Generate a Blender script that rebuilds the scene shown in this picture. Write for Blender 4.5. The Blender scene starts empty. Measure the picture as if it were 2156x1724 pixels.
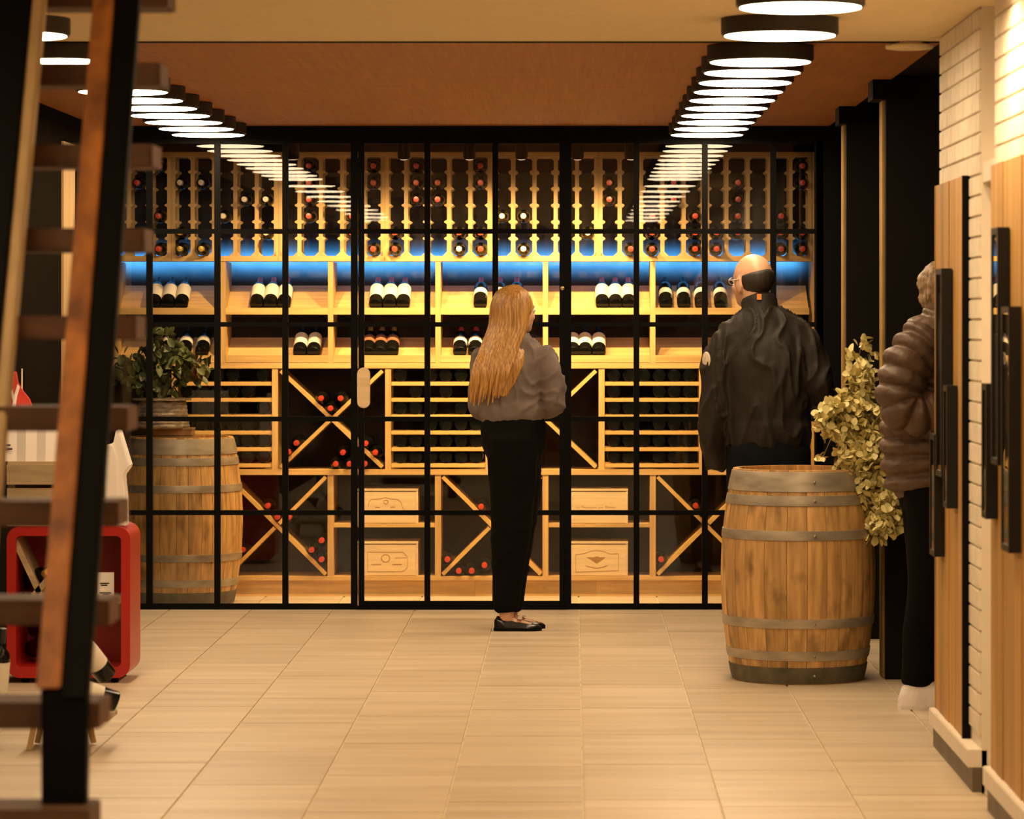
import bpy, bmesh, math, random
from mathutils import Vector, Matrix, noise

random.seed(7)
scn = bpy.context.scene
COL = scn.collection

# ------------------------------------------------------------------ camera
F = 7254.0            # focal length in pixels of the 2156x1724 frame
CX, CY, EYE = 1205.0, 670.0, 1.52   # vanishing point of the room and eye height
cam_d = bpy.data.cameras.new('camera')
cam_d.sensor_width = 36.0
cam_d.lens = 36.0 * F / 2156.0
cam_d.shift_x = -(CX - 1078.0) / 2156.0
cam_d.shift_y = -(862.0 - CY) / 2156.0
cam_d.clip_end = 100
cam_d.dof.use_dof = True
cam_d.dof.focus_distance = 16.2
cam_d.dof.aperture_fstop = 5.6
cam = bpy.data.objects.new('camera', cam_d)
COL.objects.link(cam)
cam.location = (0, 0, EYE)
cam.rotation_euler = (math.radians(90), 0, 0)
scn.camera = cam

# ------------------------------------------------------------------ world, exposure
w = bpy.data.worlds.new('world'); scn.world = w; w.use_nodes = True
w.node_tree.nodes['Background'].inputs[0].default_value = (1.0, 0.7, 0.45, 1)
w.node_tree.nodes['Background'].inputs[1].default_value = 0.01
vs = scn.view_settings
vs.view_transform = 'Standard'; vs.look = 'None'; vs.gamma = 1.0
vs.use_curve_mapping = False
vs.exposure = 0.0

WARM = (1.0, 0.73, 0.41)
def spot(name, loc, target, energy, angle, blend=0.8, color=WARM, size=0.05):
    l = bpy.data.lights.new(name, 'SPOT'); l.energy = energy; l.color = color
    l.spot_size = math.radians(angle); l.spot_blend = blend; l.shadow_soft_size = size
    o = bpy.data.objects.new(name, l); COL.objects.link(o); o.location = loc
    o.rotation_euler = (Vector(target) - Vector(loc)).to_track_quat('-Z', 'Y').to_euler()
    return o

# the room is lit by its two rows of drum lamps (built below, each with its own light) and the cellar by its spotlights;
# one ceiling light above the top edge of the picture gives the scallop on the near brick block
spot('wall_washer_offscreen', (1.10, 10.12, 2.50), (1.36, 10.12, 0.4), 52, 158, 1.0, size=0.03)

# ------------------------------------------------------------------ materials
MATS = {}
def new_mat(name):
    m = bpy.data.materials.new(name); m.use_nodes = True
    nt = m.node_tree
    return m, nt, nt.nodes['Principled BSDF']
def mat(name, col, rough=0.5, metal=0.0, var=0.12, scale=8.0, stretch=(1, 1, 1), bump=0.0, bscale=None,
        col2=None, rnd=0.0, spec=None, coat=0.0, detail=4.0, sheen=0.0):
    """noise-driven procedural material; `stretch` scales object coordinates, rnd varies brightness per object"""
    if name in MATS: return MATS[name]
    m, nt, b = new_mat(name)
    N, L = nt.nodes, nt.links
    tc = N.new('ShaderNodeTexCoord'); mp = N.new('ShaderNodeMapping')
    mp.inputs['Scale'].default_value = stretch
    L.new(tc.outputs['Object'], mp.inputs['Vector'])
    oi = N.new('ShaderNodeObjectInfo')
    ad = N.new('ShaderNodeVectorMath'); ad.operation = 'MULTIPLY_ADD'
    cmb = N.new('ShaderNodeCombineXYZ')
    for k in range(3): L.new(oi.outputs['Random'], cmb.inputs[k])
    ad.inputs[1].default_value = (37, 53, 71)
    L.new(cmb.outputs[0], ad.inputs[0]); L.new(mp.outputs[0], ad.inputs[2])
    nz = N.new('ShaderNodeTexNoise'); nz.inputs['Scale'].default_value = scale; nz.inputs['Detail'].default_value = detail
    L.new(ad.outputs[0], nz.inputs['Vector'])
    cr = N.new('ShaderNodeValToRGB')
    c1 = col; c2 = col2 if col2 else tuple(max(0, c * (1 - var * 2)) for c in col)
    cr.color_ramp.elements[0].position = 0.3; cr.color_ramp.elements[0].color = (*c2, 1)
    cr.color_ramp.elements[1].position = 0.7; cr.color_ramp.elements[1].color = (*c1, 1)
    L.new(nz.outputs['Fac'], cr.inputs['Fac'])
    out = cr.outputs['Color']
    if rnd > 0:
        mr = N.new('ShaderNodeMapRange'); mr.inputs['To Min'].default_value = 1 - rnd; mr.inputs['To Max'].default_value = 1 + rnd
        L.new(oi.outputs['Random'], mr.inputs['Value'])
        hs = N.new('ShaderNodeHueSaturation'); L.new(mr.outputs[0], hs.inputs['Value']); L.new(out, hs.inputs['Color'])
        out = hs.outputs['Color']
    L.new(out, b.inputs['Base Color'])
    b.inputs['Roughness'].default_value = rough; b.inputs['Metallic'].default_value = metal
    if spec is not None: b.inputs['Specular IOR Level'].default_value = spec
    if coat: b.inputs['Coat Weight'].default_value = coat
    if sheen: b.inputs['Sheen Weight'].default_value = sheen
    if bump:
        nb = N.new('ShaderNodeTexNoise'); nb.inputs['Scale'].default_value = bscale or scale * 3; nb.inputs['Detail'].default_value = 3
        L.new(ad.outputs[0], nb.inputs['Vector'])
        bp = N.new('ShaderNodeBump'); bp.inputs['Strength'].default_value = bump; bp.inputs['Distance'].default_value = 0.01
        L.new(nb.outputs['Fac'], bp.inputs['Height']); L.new(bp.outputs[0], b.inputs['Normal'])
    MATS[name] = m
    return m
def emit(name, col, strength):
    if name in MATS: return MATS[name]
    m, nt, b = new_mat(name)
    b.inputs['Base Color'].default_value = (*col, 1)
    b.inputs['Emission Color'].default_value = (*col, 1); b.inputs['Emission Strength'].default_value = strength
    MATS[name] = m; return m
def glass_mat(name, tint=(1, 1, 1), rough=0.0, boost=1.0):
    if name in MATS: return MATS[name]
    m = bpy.data.materials.new(name); m.use_nodes = True
    nt = m.node_tree; N, L = nt.nodes, nt.links
    N.clear()
    out = N.new('ShaderNodeOutputMaterial'); mx = N.new('ShaderNodeMixShader')
    tr = N.new('ShaderNodeBsdfTransparent'); tr.inputs[0].default_value = (*tint, 1)
    gl = N.new('ShaderNodeBsdfGlossy'); gl.inputs['Roughness'].default_value = rough
    fr = N.new('ShaderNodeFresnel'); fr.inputs[0].default_value = 1.5
    mu = N.new('ShaderNodeMath'); mu.operation = 'MULTIPLY'; mu.inputs[1].default_value = boost; mu.use_clamp = True
    # fine streaks on the pane
    tc = N.new('ShaderNodeTexCoord'); nz = N.new('ShaderNodeTexNoise'); nz.inputs['Scale'].default_value = 3.0
    L.new(tc.outputs['Object'], nz.inputs['Vector'])
    bp = N.new('ShaderNodeBump'); bp.inputs['Strength'].default_value = 0.004; bp.inputs['Distance'].default_value = 0.01
    L.new(nz.outputs['Fac'], bp.inputs['Height']); L.new(bp.outputs[0], gl.inputs['Normal'])
    L.new(fr.outputs[0], mu.inputs[0]); L.new(mu.outputs[0], mx.inputs[0])
    L.new(tr.outputs[0], mx.inputs[1]); L.new(gl.outputs[0], mx.inputs[2]); L.new(mx.outputs[0], out.inputs[0])
    MATS[name] = m; return m

M_BLACK   = mat('black steel', (0.0035, 0.0032, 0.003), 0.6, 0, 0.1, spec=0.08)
M_GLASS   = glass_mat('clear pane glass', boost=0.75)
M_PINEX   = mat('pine along x', (0.74, 0.45, 0.155), 0.5, 0, 0.16, 2.2, (1.0, 18, 18), 0.05, rnd=0.1)
M_PINEZ   = mat('pine along z', (0.74, 0.45, 0.155), 0.5, 0, 0.16, 2.2, (18, 18, 1.0), 0.05, rnd=0.1)
M_CASE    = mat('pale pine case', (0.80, 0.58, 0.32), 0.55, 0, 0.1, 2.0, (2, 14, 22), 0.03, rnd=0.05)
M_PRINT   = mat('brown print', (0.42, 0.20, 0.06), 0.7)
M_BOTTLE  = mat('dark bottle glass', (0.004, 0.0045, 0.0035), 0.15, 0, 0.1, spec=0.28)
M_CAPS = {'red': mat('red capsule', (0.62, 0.05, 0.02), 0.35), 'cream': mat('cream capsule', (0.85, 0.68, 0.5), 0.4),
          'gold': mat('gold capsule', (0.72, 0.45, 0.08), 0.35, 0.4), 'black': mat('black capsule', (0.012, 0.01, 0.01), 0.4)}
M_LABEL   = mat('cream paper label', (0.86, 0.78, 0.64), 0.7, 0, 0.04, 10)
M_BROWNLB = mat('brown paper label', (0.30, 0.12, 0.05), 0.7, 0, 0.04, 10)
M_STONE   = mat('dark stone', (0.060, 0.046, 0.036), 0.9, 0, 0.3, 3.0, (1, 1, 2.2), 0.3)
M_DARK    = mat('charcoal paint', (0.008, 0.006, 0.005), 0.8, 0, 0.1, 5, spec=0.1)
M_WALLL   = mat('dark grey paint', (0.014, 0.011, 0.0075), 1.0, 0, 0.08, 5, spec=0.0)
M_PLASTER = mat('cream plaster', (0.82, 0.66, 0.40), 0.9, 0, 0.04, 30, (1, 1, 1), 0.08, 60)
M_WHITE   = mat('white paint', (0.82, 0.72, 0.58), 0.75, 0, 0.03, 14, bump=0.05)
M_BRICK   = mat('white painted brick', (0.84, 0.74, 0.58), 0.75, 0, 0.06, 18, bump=0.15, rnd=0.05)
M_OAK     = mat('oak panel', (0.60, 0.32, 0.075), 0.55, 0, 0.2, 1.6, (14, 14, 0.8), 0.05, rnd=0.16)
M_TRIMW   = mat('tan timber strip', (0.55, 0.36, 0.15), 0.6, 0, 0.1, 2, (12, 12, 1))
M_STAIR   = mat('dark stained stair timber', (0.13, 0.052, 0.017), 0.65, 0, 0.25, 3, (1.4, 10, 10), 0.1, rnd=0.1)
M_STAIRP  = mat('reddish stair plank', (0.52, 0.18, 0.028), 0.5, 0, 0.5, 5, (3, 3, 1.4), 0.1, col2=(0.16, 0.05, 0.012))
M_STAIRE  = mat('lit tan tread end', (0.55, 0.34, 0.13), 0.6, 0, 0.12, 4)  # paler copy of the stair timber with light put into its colour; unused

def wood_ceiling_mat():
    m, nt, b = new_mat('veneer ceiling weave'); N, L = nt.nodes, nt.links
    tc = N.new('ShaderNodeTexCoord')
    def nz(sc, st, d=4):
        mp = N.new('ShaderNodeMapping'); mp.inputs['Scale'].default_value = st
        L.new(tc.outputs['Object'], mp.inputs['Vector'])
        n = N.new('ShaderNodeTexNoise'); n.inputs['Scale'].default_value = sc; n.inputs['Detail'].default_value = d
        L.new(mp.outputs[0], n.inputs['Vector']); return n
    a = nz(3.0, (26, 0.6, 1)); c = nz(3.0, (1.2, 16, 1)); d = nz(90, (1, 1, 1), 1)
    mx = N.new('ShaderNodeMath'); mx.operation = 'ADD'; L.new(a.outputs[0], mx.inputs[0]); L.new(c.outputs[0], mx.inputs[1])
    m2 = N.new('ShaderNodeMath'); m2.operation = 'MULTIPLY_ADD'; m2.inputs[1].default_value = 0.5
    L.new(d.outputs[0], m2.inputs[0]); L.new(mx.outputs[0], m2.inputs[2])
    cr = N.new('ShaderNodeValToRGB')
    cr.color_ramp.elements[0].position = 0.42; cr.color_ramp.elements[0].color = (0.30, 0.100, 0.014, 1)
    cr.color_ramp.elements[1].position = 0.78; cr.color_ramp.elements[1].color = (0.50, 0.190, 0.028, 1)
    mr = N.new('ShaderNodeMapRange'); mr.inputs['From Max'].default_value = 2.5
    L.new(m2.outputs[0], mr.inputs[0]); L.new(mr.outputs[0], cr.inputs[0]); L.new(cr.outputs[0], b.inputs['Base Color'])
    b.inputs['Roughness'].default_value = 0.6
    return m
M_CEILW = wood_ceiling_mat()

def tile_mat():
    m, nt, b = new_mat('streaked stone tile'); N, L = nt.nodes, nt.links
    tc = N.new('ShaderNodeTexCoord'); oi = N.new('ShaderNodeObjectInfo')
    mp = N.new('ShaderNodeMapping'); mp.inputs['Scale'].default_value = (0.7, 6, 1)
    L.new(tc.outputs['Object'], mp.inputs['Vector'])
    cmb = N.new('ShaderNodeCombineXYZ')
    for k in range(3): L.new(oi.outputs['Random'], cmb.inputs[k])
    ad = N.new('ShaderNodeVectorMath'); ad.operation = 'MULTIPLY_ADD'; ad.inputs[1].default_value = (31, 47, 61)
    L.new(cmb.outputs[0], ad.inputs[0]); L.new(mp.outputs[0], ad.inputs[2])
    nz = N.new('ShaderNodeTexNoise'); nz.inputs['Scale'].default_value = 1.3; nz.inputs['Detail'].default_value = 5; nz.inputs['Roughness'].default_value = 0.55
    L.new(ad.outputs[0], nz.inputs['Vector'])
    cr = N.new('ShaderNodeValToRGB'); e = cr.color_ramp.elements
    e[0].position = 0.28; e[0].color = (0.53, 0.405, 0.26, 1); e[1].position = 0.68; e[1].color = (0.71, 0.58, 0.41, 1)
    L.new(nz.outputs[0], cr.inputs[0])
    mr = N.new('ShaderNodeMapRange'); mr.inputs['To Min'].default_value = 0.90; mr.inputs['To Max'].default_value = 0.98
    L.new(oi.outputs['Random'], mr.inputs[0])
    hs = N.new('ShaderNodeHueSaturation'); L.new(mr.outputs[0], hs.inputs['Value']); L.new(cr.outputs[0], hs.inputs['Color'])
    L.new(hs.outputs[0], b.inputs['Base Color'])
    b.inputs['Roughness'].default_value = 0.42
    bp = N.new('ShaderNodeBump'); bp.inputs['Strength'].default_value = 0.12; bp.inputs['Distance'].default_value = 0.004
    L.new(nz.outputs[0], bp.inputs['Height']); L.new(bp.outputs[0], b.inputs['Normal'])
    return m
M_TILE = tile_mat()
M_GROUT = mat('pale grout', (0.80, 0.68, 0.50), 0.8)

# ------------------------------------------------------------------ mesh helpers
class MB:
    def __init__(s): s.v = []; s.f = []
    def add(s, v, f):
        o = len(s.v); s.v += [tuple(p) for p in v]; s.f += [tuple(i + o for i in q) for q in f]; return s
    def box(s, x0, x1, y0, y1, z0, z1):
        return s.add([(x0,y0,z0),(x1,y0,z0),(x1,y1,z0),(x0,y1,z0),(x0,y0,z1),(x1,y0,z1),(x1,y1,z1),(x0,y1,z1)],
                     [(0,3,2,1),(4,5,6,7),(0,1,5,4),(1,2,6,5),(2,3,7,6),(3,0,4,7)])
    def prism(s, poly, y0, y1):
        """polygon in x,z (counter-clockwise seen from -y) extruded along y"""
        n = len(poly)
        v = [(x, y0, z) for x, z in poly] + [(x, y1, z) for x, z in poly]
        f = [tuple(range(n)), tuple(range(2*n-1, n-1, -1))] + [((i+1) % n, i, n+i, n+(i+1) % n) for i in range(n)]
        return s.add(v, f)
    def lathe(s, prof, seg=24, axis='z', org=(0,0,0)):
        """profile [(r, h)] turned about an axis, closed at both ends"""
        v = []; f = []
        for r, h in prof:
            for k in range(seg):
                a = 2*math.pi*k/seg
                p = (r*math.cos(a), r*math.sin(a), h)
                if axis == 'y': p = (p[0], h, -p[1])
                if axis == 'x': p = (h, p[0], p[1])
                v.append((p[0]+org[0], p[1]+org[1], p[2]+org[2]))
        for i in range(len(prof)-1):
            for k in range(seg):
                k2 = (k+1) % seg
                f.append((i*seg+k, i*seg+k2, (i+1)*seg+k2, (i+1)*seg+k))
        f.append(tuple(range(seg-1, -1, -1))); f.append(tuple(range((len(prof)-1)*seg, len(prof)*seg)))
        return s.add(v, f)
    def obj(s, name, m, parent=None, smooth=False, loc=None, bevel=0.0):
        me = bpy.data.meshes.new(name); me.from_pydata(s.v, [], s.f); me.update()
        if bevel:
            bm = bmesh.new(); bm.from_mesh(me)
            bmesh.ops.bevel(bm, geom=list(bm.edges), offset=bevel, segments=2, affect='EDGES', clamp_overlap=True)
            bm.to_mesh(me); bm.free()
        me.materials.append(m)
        if smooth:
            for p in me.polygons: p.use_smooth = True
            if smooth == 'auto': me.set_sharp_from_angle(angle=math.radians(40))
        return link(name, me, parent, loc)
def link(name, data, parent=None, loc=None):
    o = bpy.data.objects.new(name, data); COL.objects.link(o)
    if parent: o.parent = parent
    if loc: o.location = loc
    return o
def tag(o, label, cat=None, group=None, kind=None):
    o['label'] = label
    if cat: o['category'] = cat
    if group: o['group'] = group
    if kind: o['kind'] = kind
    return o
def thing(name, label, cat, loc=(0,0,0), group=None, kind=None):
    return tag(link(name, None, None, loc), label, cat, group, kind)
def structure(o, label):
    o['kind'] = 'structure'; o['label'] = label; return o
def box(name, m, parent, x0, x1, y0, y1, z0, z1, bevel=0.0):
    """box object whose origin is its centre, so object-space textures and copies behave"""
    cx, cy, cz = (x0+x1)/2, (y0+y1)/2, (z0+z1)/2
    off = Vector((0,0,0)); q = parent
    while q: off += q.location; q = q.parent
    b = MB().box(x0-cx, x1-cx, y0-cy, y1-cy, z0-cz, z1-cz)
    return b.obj(name, m, parent, False, (cx-off.x, cy-off.y, cz-off.z), bevel)
def copy_tree(o, parent=None, loc=None):
    c = o.copy(); COL.objects.link(c); c.parent = parent
    if loc is not None: c.location = loc
    for ch in o.children: copy_tree(ch, c)
    return c
def PX(px, D): return (px - CX) * D / F
def PZ(py, D): return EYE - (py - CY) * D / F
ORD = ['', 'first', 'second', 'third', 'fourth', 'fifth', 'sixth', 'seventh', 'eighth', 'ninth', 'tenth', 'eleventh', 'twelfth',
       'thirteenth', 'fourteenth', 'fifteenth', 'sixteenth', 'seventeenth', 'eighteenth', 'nineteenth', 'twentieth']
#=SECTION structure
YG = 18.0      # glass screen
YS = 18.82     # front of the wooden wine shelving
YB = 19.22     # stone wall behind the shelving
CEIL = 2.52
XL = -2.48     # left wall

floor = structure(MB().box(-4.2, 3.2, -3, 19.4, -0.12, -0.006).obj('floor', M_GROUT), 'beige stone tiled shop floor')
# tiles: columns of 0.427 m, staggered rows, each tile a piece of its own
TW, TL, GAP = 0.427, 0.854, 0.008
tm = MB().box(-TW/2+GAP/2, TW/2-GAP/2, -TL/2+GAP/2, TL/2-GAP/2, -0.010, 0)
tile0 = None
x_line = PX(1219, 1.52*F/(1291-CY))       # grout line right under the vanishing point
joint = {-1: 15.10, -2: 14.88, -3: 14.65, -4: 15.2, 0: 14.3, 1: 15.0, 2: 14.4, 3: 13.9}
for c in range(-7, 6):
    xc = x_line + (c + 0.5) * TW
    if xc < XL - TW/2 or xc > 2.3: continue
    j0 = joint.get(c, 14.5 + 0.21 * (c % 4))
    for r in range(-9, 6):
        yc = j0 + (r + 0.5) * TL
        if yc > 19.6 or yc < 7.2: continue
        if tile0 is None:
            tile0 = tm.obj('tile', M_TILE, floor, loc=(xc, yc, 0))
        else:
            t = tile0.copy(); COL.objects.link(t); t.parent = floor; t.location = (xc, yc, 0)
        
structure(MB().box(-4.2, 1.37, -3, 12.44, CEIL, CEIL+0.12).obj('ceiling', M_PLASTER), 'cream plaster ceiling over the front of the shop')
structure(MB().box(-2.49, 1.34, 12.47, 17.97, CEIL+0.003, CEIL+0.12).obj('ceiling', M_CEILW), 'orange-brown woven veneer ceiling above the cellar approach')
box('trim_1', M_BLACK, None, -2.49, 1.37, 12.44, 12.47, CEIL-0.004, CEIL+0.1); structure(bpy.data.objects['trim_1'], 'thin dark shadow gap between plaster and veneer ceilings')
structure(MB().box(-3.2, 2.6, 17.97, 19.4, CEIL+0.03, CEIL+0.13).obj('ceiling', M_DARK), 'dark ceiling inside the wine cellar')
structure(MB().box(1.34, 2.6, 12.2, 17.97, CEIL+0.02, CEIL+0.12).obj('ceiling', M_DARK), 'black soffit above the dark side bays')
structure(MB().box(-4.2, XL, -3, 18.2, 0, CEIL+0.1).obj('wall_left', M_WALLL), 'dark grey painted side wall behind the stair')
structure(MB().box(-4.2, 3.2, -3.2, -3, 0, CEIL+0.1).obj('wall_front', M_DARK), 'dark wall closing the shop behind the viewer')
structure(MB().box(-3.2, 2.6, YB, YB+0.15, 0, CEIL+0.1).obj('wall_back', M_STONE), 'dark stone wall at the back of the cellar')
structure(MB().box(2.2, 2.4, 12.2, 18.1, 0, CEIL+0.1).obj('wall_right', M_DARK), 'black wall at the back of the side bays')
structure(MB().box(-3.2, -3.05, 18.2, YB, 0, CEIL+0.1).obj('wall_cellar_left', M_DARK), 'dark end wall inside the cellar beyond the barrel')
structure(MB().box(1.40, 1.55, 18.07, YB, 0, CEIL+0.1).obj('wall_cellar_right', M_DARK), 'dark end wall of the cellar beside the shelf end post')
structure(box('wall_jamb', M_BLACK, None, 1.268, 2.2, 17.98, 18.06, 0, CEIL+0.03), 'black panel closing the glass screen towards the side bays')
structure(box('trim_2', M_TRIMW, None, XL, XL+0.012, 16.72, 17.10, 0, 2.38), 'tan timber strip on the dark left wall')
# black fins of the side bays, each with a tan strip that paints in its lit edge
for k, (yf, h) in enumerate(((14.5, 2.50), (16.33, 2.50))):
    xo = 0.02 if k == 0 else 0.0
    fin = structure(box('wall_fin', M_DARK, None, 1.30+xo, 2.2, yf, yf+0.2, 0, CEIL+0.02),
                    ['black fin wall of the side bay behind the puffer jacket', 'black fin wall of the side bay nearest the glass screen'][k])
    box('lit_edge_strip', mat('fin lit edge tan', (0.33, 0.20, 0.06), 0.8, spec=0.1), fin, 1.290+xo, 1.30+xo, yf+0.06, yf+0.2, 0, h)
    box('fin_head', M_BLACK, fin, 1.262, 1.42, yf-0.03, yf+0.2, h-0.06, CEIL+0.01)

# ---- right-hand white brick wall: two blocks with a slot between them, oak panels, white ledge, dark skirting
XW = 1.313
XP = 1.287
def brick_block(name, y0, y1, label, full_near):
    blk = structure(box(name, M_WHITE, None, XW, 1.75, y0, y1, 0.0, CEIL), label)
    BH, BL, J = 0.0667, 0.25, 0.007
    courses = int((CEIL - 0.19) / BH)
    proto = None
    for c in range(courses + 1):
        z0 = CEIL - 0.004 - (c + 1) * BH
        upper = z0 > 1.90
        yy = y1 - (0 if c % 2 == 0 else BL/2)
        ends = []
        y = y1
        first = BL if c % 2 == 0 else BL/2
        while y > y0 + 0.02:
            l = first if y == y1 else BL
            ends.append((max(y0, y - l), y)); y -= l
        for (a, b) in ends:
            if b - a < 0.03: continue
            if not upper and not (full_near and a < y0 + 0.30): continue
            box('brick', M_BRICK, blk, XW-0.008, XW+0.01, a + J/2, b - J/2, z0 + J/2, z0 + BH - J/2, 0.002)
    return blk
b1 = brick_block('wall_brick', 11.05, 12.25, 'white painted brick wall block beside the puffer jacket', True)
b2 = brick_block('wall_brick', 7.6, 10.65, 'white painted brick wall block with the lower oak panel top', False)
structure(box('wall_slot', M_WHITE, None, 1.46, 1.75, 10.65, 11.05, 0, CEIL), 'white plaster slot between the brick wall blocks')
structure(box('trim_3', M_WHITE, None, 1.315, 1.46, 10.655, 11.045, 1.955, 2.02), 'white shelf across the slot between brick blocks')
structure(MB().box(1.30, 1.75, -3, 7.6, 0, CEIL).obj('wall_near', M_WHITE), 'plain white wall beyond the brick')
for k, (y0, y1) in enumerate(((11.05, 12.25), (7.6, 10.65))):
    structure(box('baseboard_right', mat('dark skirting tile', (0.16, 0.115, 0.065), 0.5, 0, 0.2, 6), None, 1.283, XW+0.01, y0, y1, 0, 0.078),
              ['dark tile skirting below the far brick block', 'dark tile skirting below the near brick block'][k])
    structure(box('trim_4', M_WHITE, None, 1.268, XW+0.02, y0-0.0, y1, 0.078, 0.137, 0.003),
              ['white ledge below the far oak panel', 'white ledge below the near oak panel'][k])
# oak panels of upright planks
def oak_panel(y0, y1, ztop, label):
    p = structure(thing('wall_panel', label, None, ((XP+XW)/2, y0, 0.137)), label)
    y = y0; k = 0
    while y < y1 - 0.02:
        wd = min(0.145, y1 - y)
        box('plank', M_OAK, p, XP + (k % 3) * 0.0015, XW - 0.011, y + 0.001, y + wd - 0.001, 0.137, ztop, 0.001)
        y += wd; k += 1
    box('end_cap', M_BLACK, p, XP - 0.004, XW - 0.004, y0 - 0.012, y0 - 0.001, 0.137, ztop)
    return p
oak_panel(11.35, 12.24, 1.99, 'oak plank panel on the far brick block')
oak_panel(7.7, 10.62, 1.99, 'oak plank panel on the near brick block')
#=SECTION glass
# ---------------------------------------------------------------- glazed steel screen with door
TR = [0.03, 0.505, 0.994, 1.488, 1.974, 2.43]      # transom heights
def glazed(name, kind_label, cols, z_bottom, stile=0.03, rail_b=0.03, y=YG, outer=None):
    g = structure(thing(name, kind_label, None, ((cols[0]+cols[-1])/2, y, 0)), kind_label)
    hw = 0.0150
    ztop = 2.452
    for i, x in enumerate(cols):
        h = hw if 0 < i < len(cols)-1 else stile/2
        box('mullion', M_BLACK, g, x-h, x+h, y-0.02, y+0.02, z_bottom, ztop)
    rails = [(z_bottom, z_bottom+rail_b)] + [(z-0.0125, z+0.0125) for z in TR[1:5]] + [(2.432, ztop)]
    for (a, b) in rails:
        nm = 'bottom_rail' if a == z_bottom else ('top_rail' if b == ztop else 'transom')
        box(nm, M_BLACK, g, cols[0], cols[-1], y-0.016, y+0.016, a, b)
    for i in range(len(cols)-1):
        for k in range(5):
            za = rails[k][1]; zb = rails[k+1][0]
            box('pane', M_GLASS, g, cols[i]+0.012, cols[i+1]-0.012, y-0.003, y+0.003, za-0.004, zb+0.004)
    return g
gx = lambda p: PX(p, YG)
glazed('window_1', 'black steel glazed screen in front of the cellar barrel', [gx(209), gx(315), gx(458), gx(601), gx(746)], 0.0, 0.034, 0.03)
glazed('window_2', 'black steel glazed screen behind the man in the dark jacket', [gx(1196), gx(1340), gx(1484), gx(1628), gx(1726)], 0.0, 0.034, 0.03)
d1 = glazed('door_1', 'black steel glazed cellar door with wooden pull', [gx(761), gx(900), gx(1043), gx(1184)], 0.018, 0.03, 0.026, YG-0.005)
# pull plate and lock, parts of the door
hp = MB()
pr = []
for k in range(24):
    a = 2*math.pi*k/24
    pr.append((0.034*math.cos(a), 0.034*math.sin(a) + (0.072 if math.sin(a) >= 0 else -0.072)))
hp.prism(pr, -0.012, 0.012)
h = hp.obj('door_handle', M_CASE, d1, False, (gx(767) - d1.location.x, -0.05, PZ(816, YG)), 0.003)
h['label'] = 'pale wooden rounded pull plate'
MB().lathe([(0.006, -0.03), (0.006, 0.0)], 10, 'y').obj('handle_stem', M_BLACK, h, False, (0, 0.03, 0.05))
MB().lathe([(0.009, -0.012), (0.011, -0.008), (0.011, 0.0)], 14, 'y').obj('lock', mat('brass', (0.7, 0.5, 0.2), 0.3, 0.9), d1, True, (gx(1189)-d1.location.x-0.012, -0.02, PZ(607, YG)))
structure(box('trim_6', M_BLACK, None, gx(752), gx(1192), YG-0.03, YG+0.03, 0.0, 0.017), 'black threshold under the cellar door')
structure(box('trim_5', M_BLACK, None, -2.48, 1.40, YG-0.03, YG+0.04, 2.452, CEIL+0.03), 'black steel header above the glazed screen')
#=SECTION shelving
# ---------------------------------------------------------------- wooden wine shelving behind the glass
SK = YS / F
sx = lambda p: (p - CX) * SK
sz = lambda p: EYE - (p - CY) * SK
BND = [135.9 + 224.8*k for k in range(8)]         # unit boundaries 135.9 ... 1709.5
MID = [243.5 + 226.2*k for k in range(7)] + [1709.5]   # dividers of the middle and bottom tiers
YR = YS + 0.33
ROWY = [354, 390, 425, 460, 496, 526]
NODE = [362, 397, 432, 467, 502]

def upright_poly(w, half=None):
    """half: None = both sides, -1 = left end piece, 1 = right end piece"""
    zt, zb = sz(322), sz(541)
    tip = 0.0155; th = 0.011
    zs = [sz(n) for n in NODE]         # descending
    right = [(w/2, zb)]
    for z in reversed(zs):
        right += [(w/2, z-th), (w/2+tip*0.75, z-th*0.45), (w/2+tip, z), (w/2+tip*0.75, z+th*0.45), (w/2, z+th)]
    right += [(w/2, zt)]
    left = [(-x, z) for x, z in reversed(right)]
    if half == -1: left = [(-w/2, zt), (-w/2, zb)]
    if half == 1: right = [(w/2, zb), (w/2, zt)]
    return right + left
UPM = {}
for key, wd, hf in (('mid', 0.022, None), ('l', 0.022, -1), ('r', 0.022, 1)):
    b = MB().prism(upright_poly(wd, hf), 0, 0.018)
    me = bpy.data.meshes.new('upright'); me.from_pydata(b.v, [], b.f); me.materials.append(M_PINEZ); UPM[key] = me
NCOL = 5
CHAM = {}
for d in (1, -1):
    for top in (True, False):
        c = 0.018 if top else 0.024; sg = -1 if top else 1
        tri = [(0, 0), (d*c, 0), (0, sg*c)]
        if d*sg < 0: tri.reverse()
        b = MB().prism(tri, 0, 0.018)
        me = bpy.data.meshes.new('chamfer'); me.from_pydata(b.v, [], b.f); me.materials.append(M_PINEX); CHAM[(d, top)] = me
rack_units = []
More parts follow.
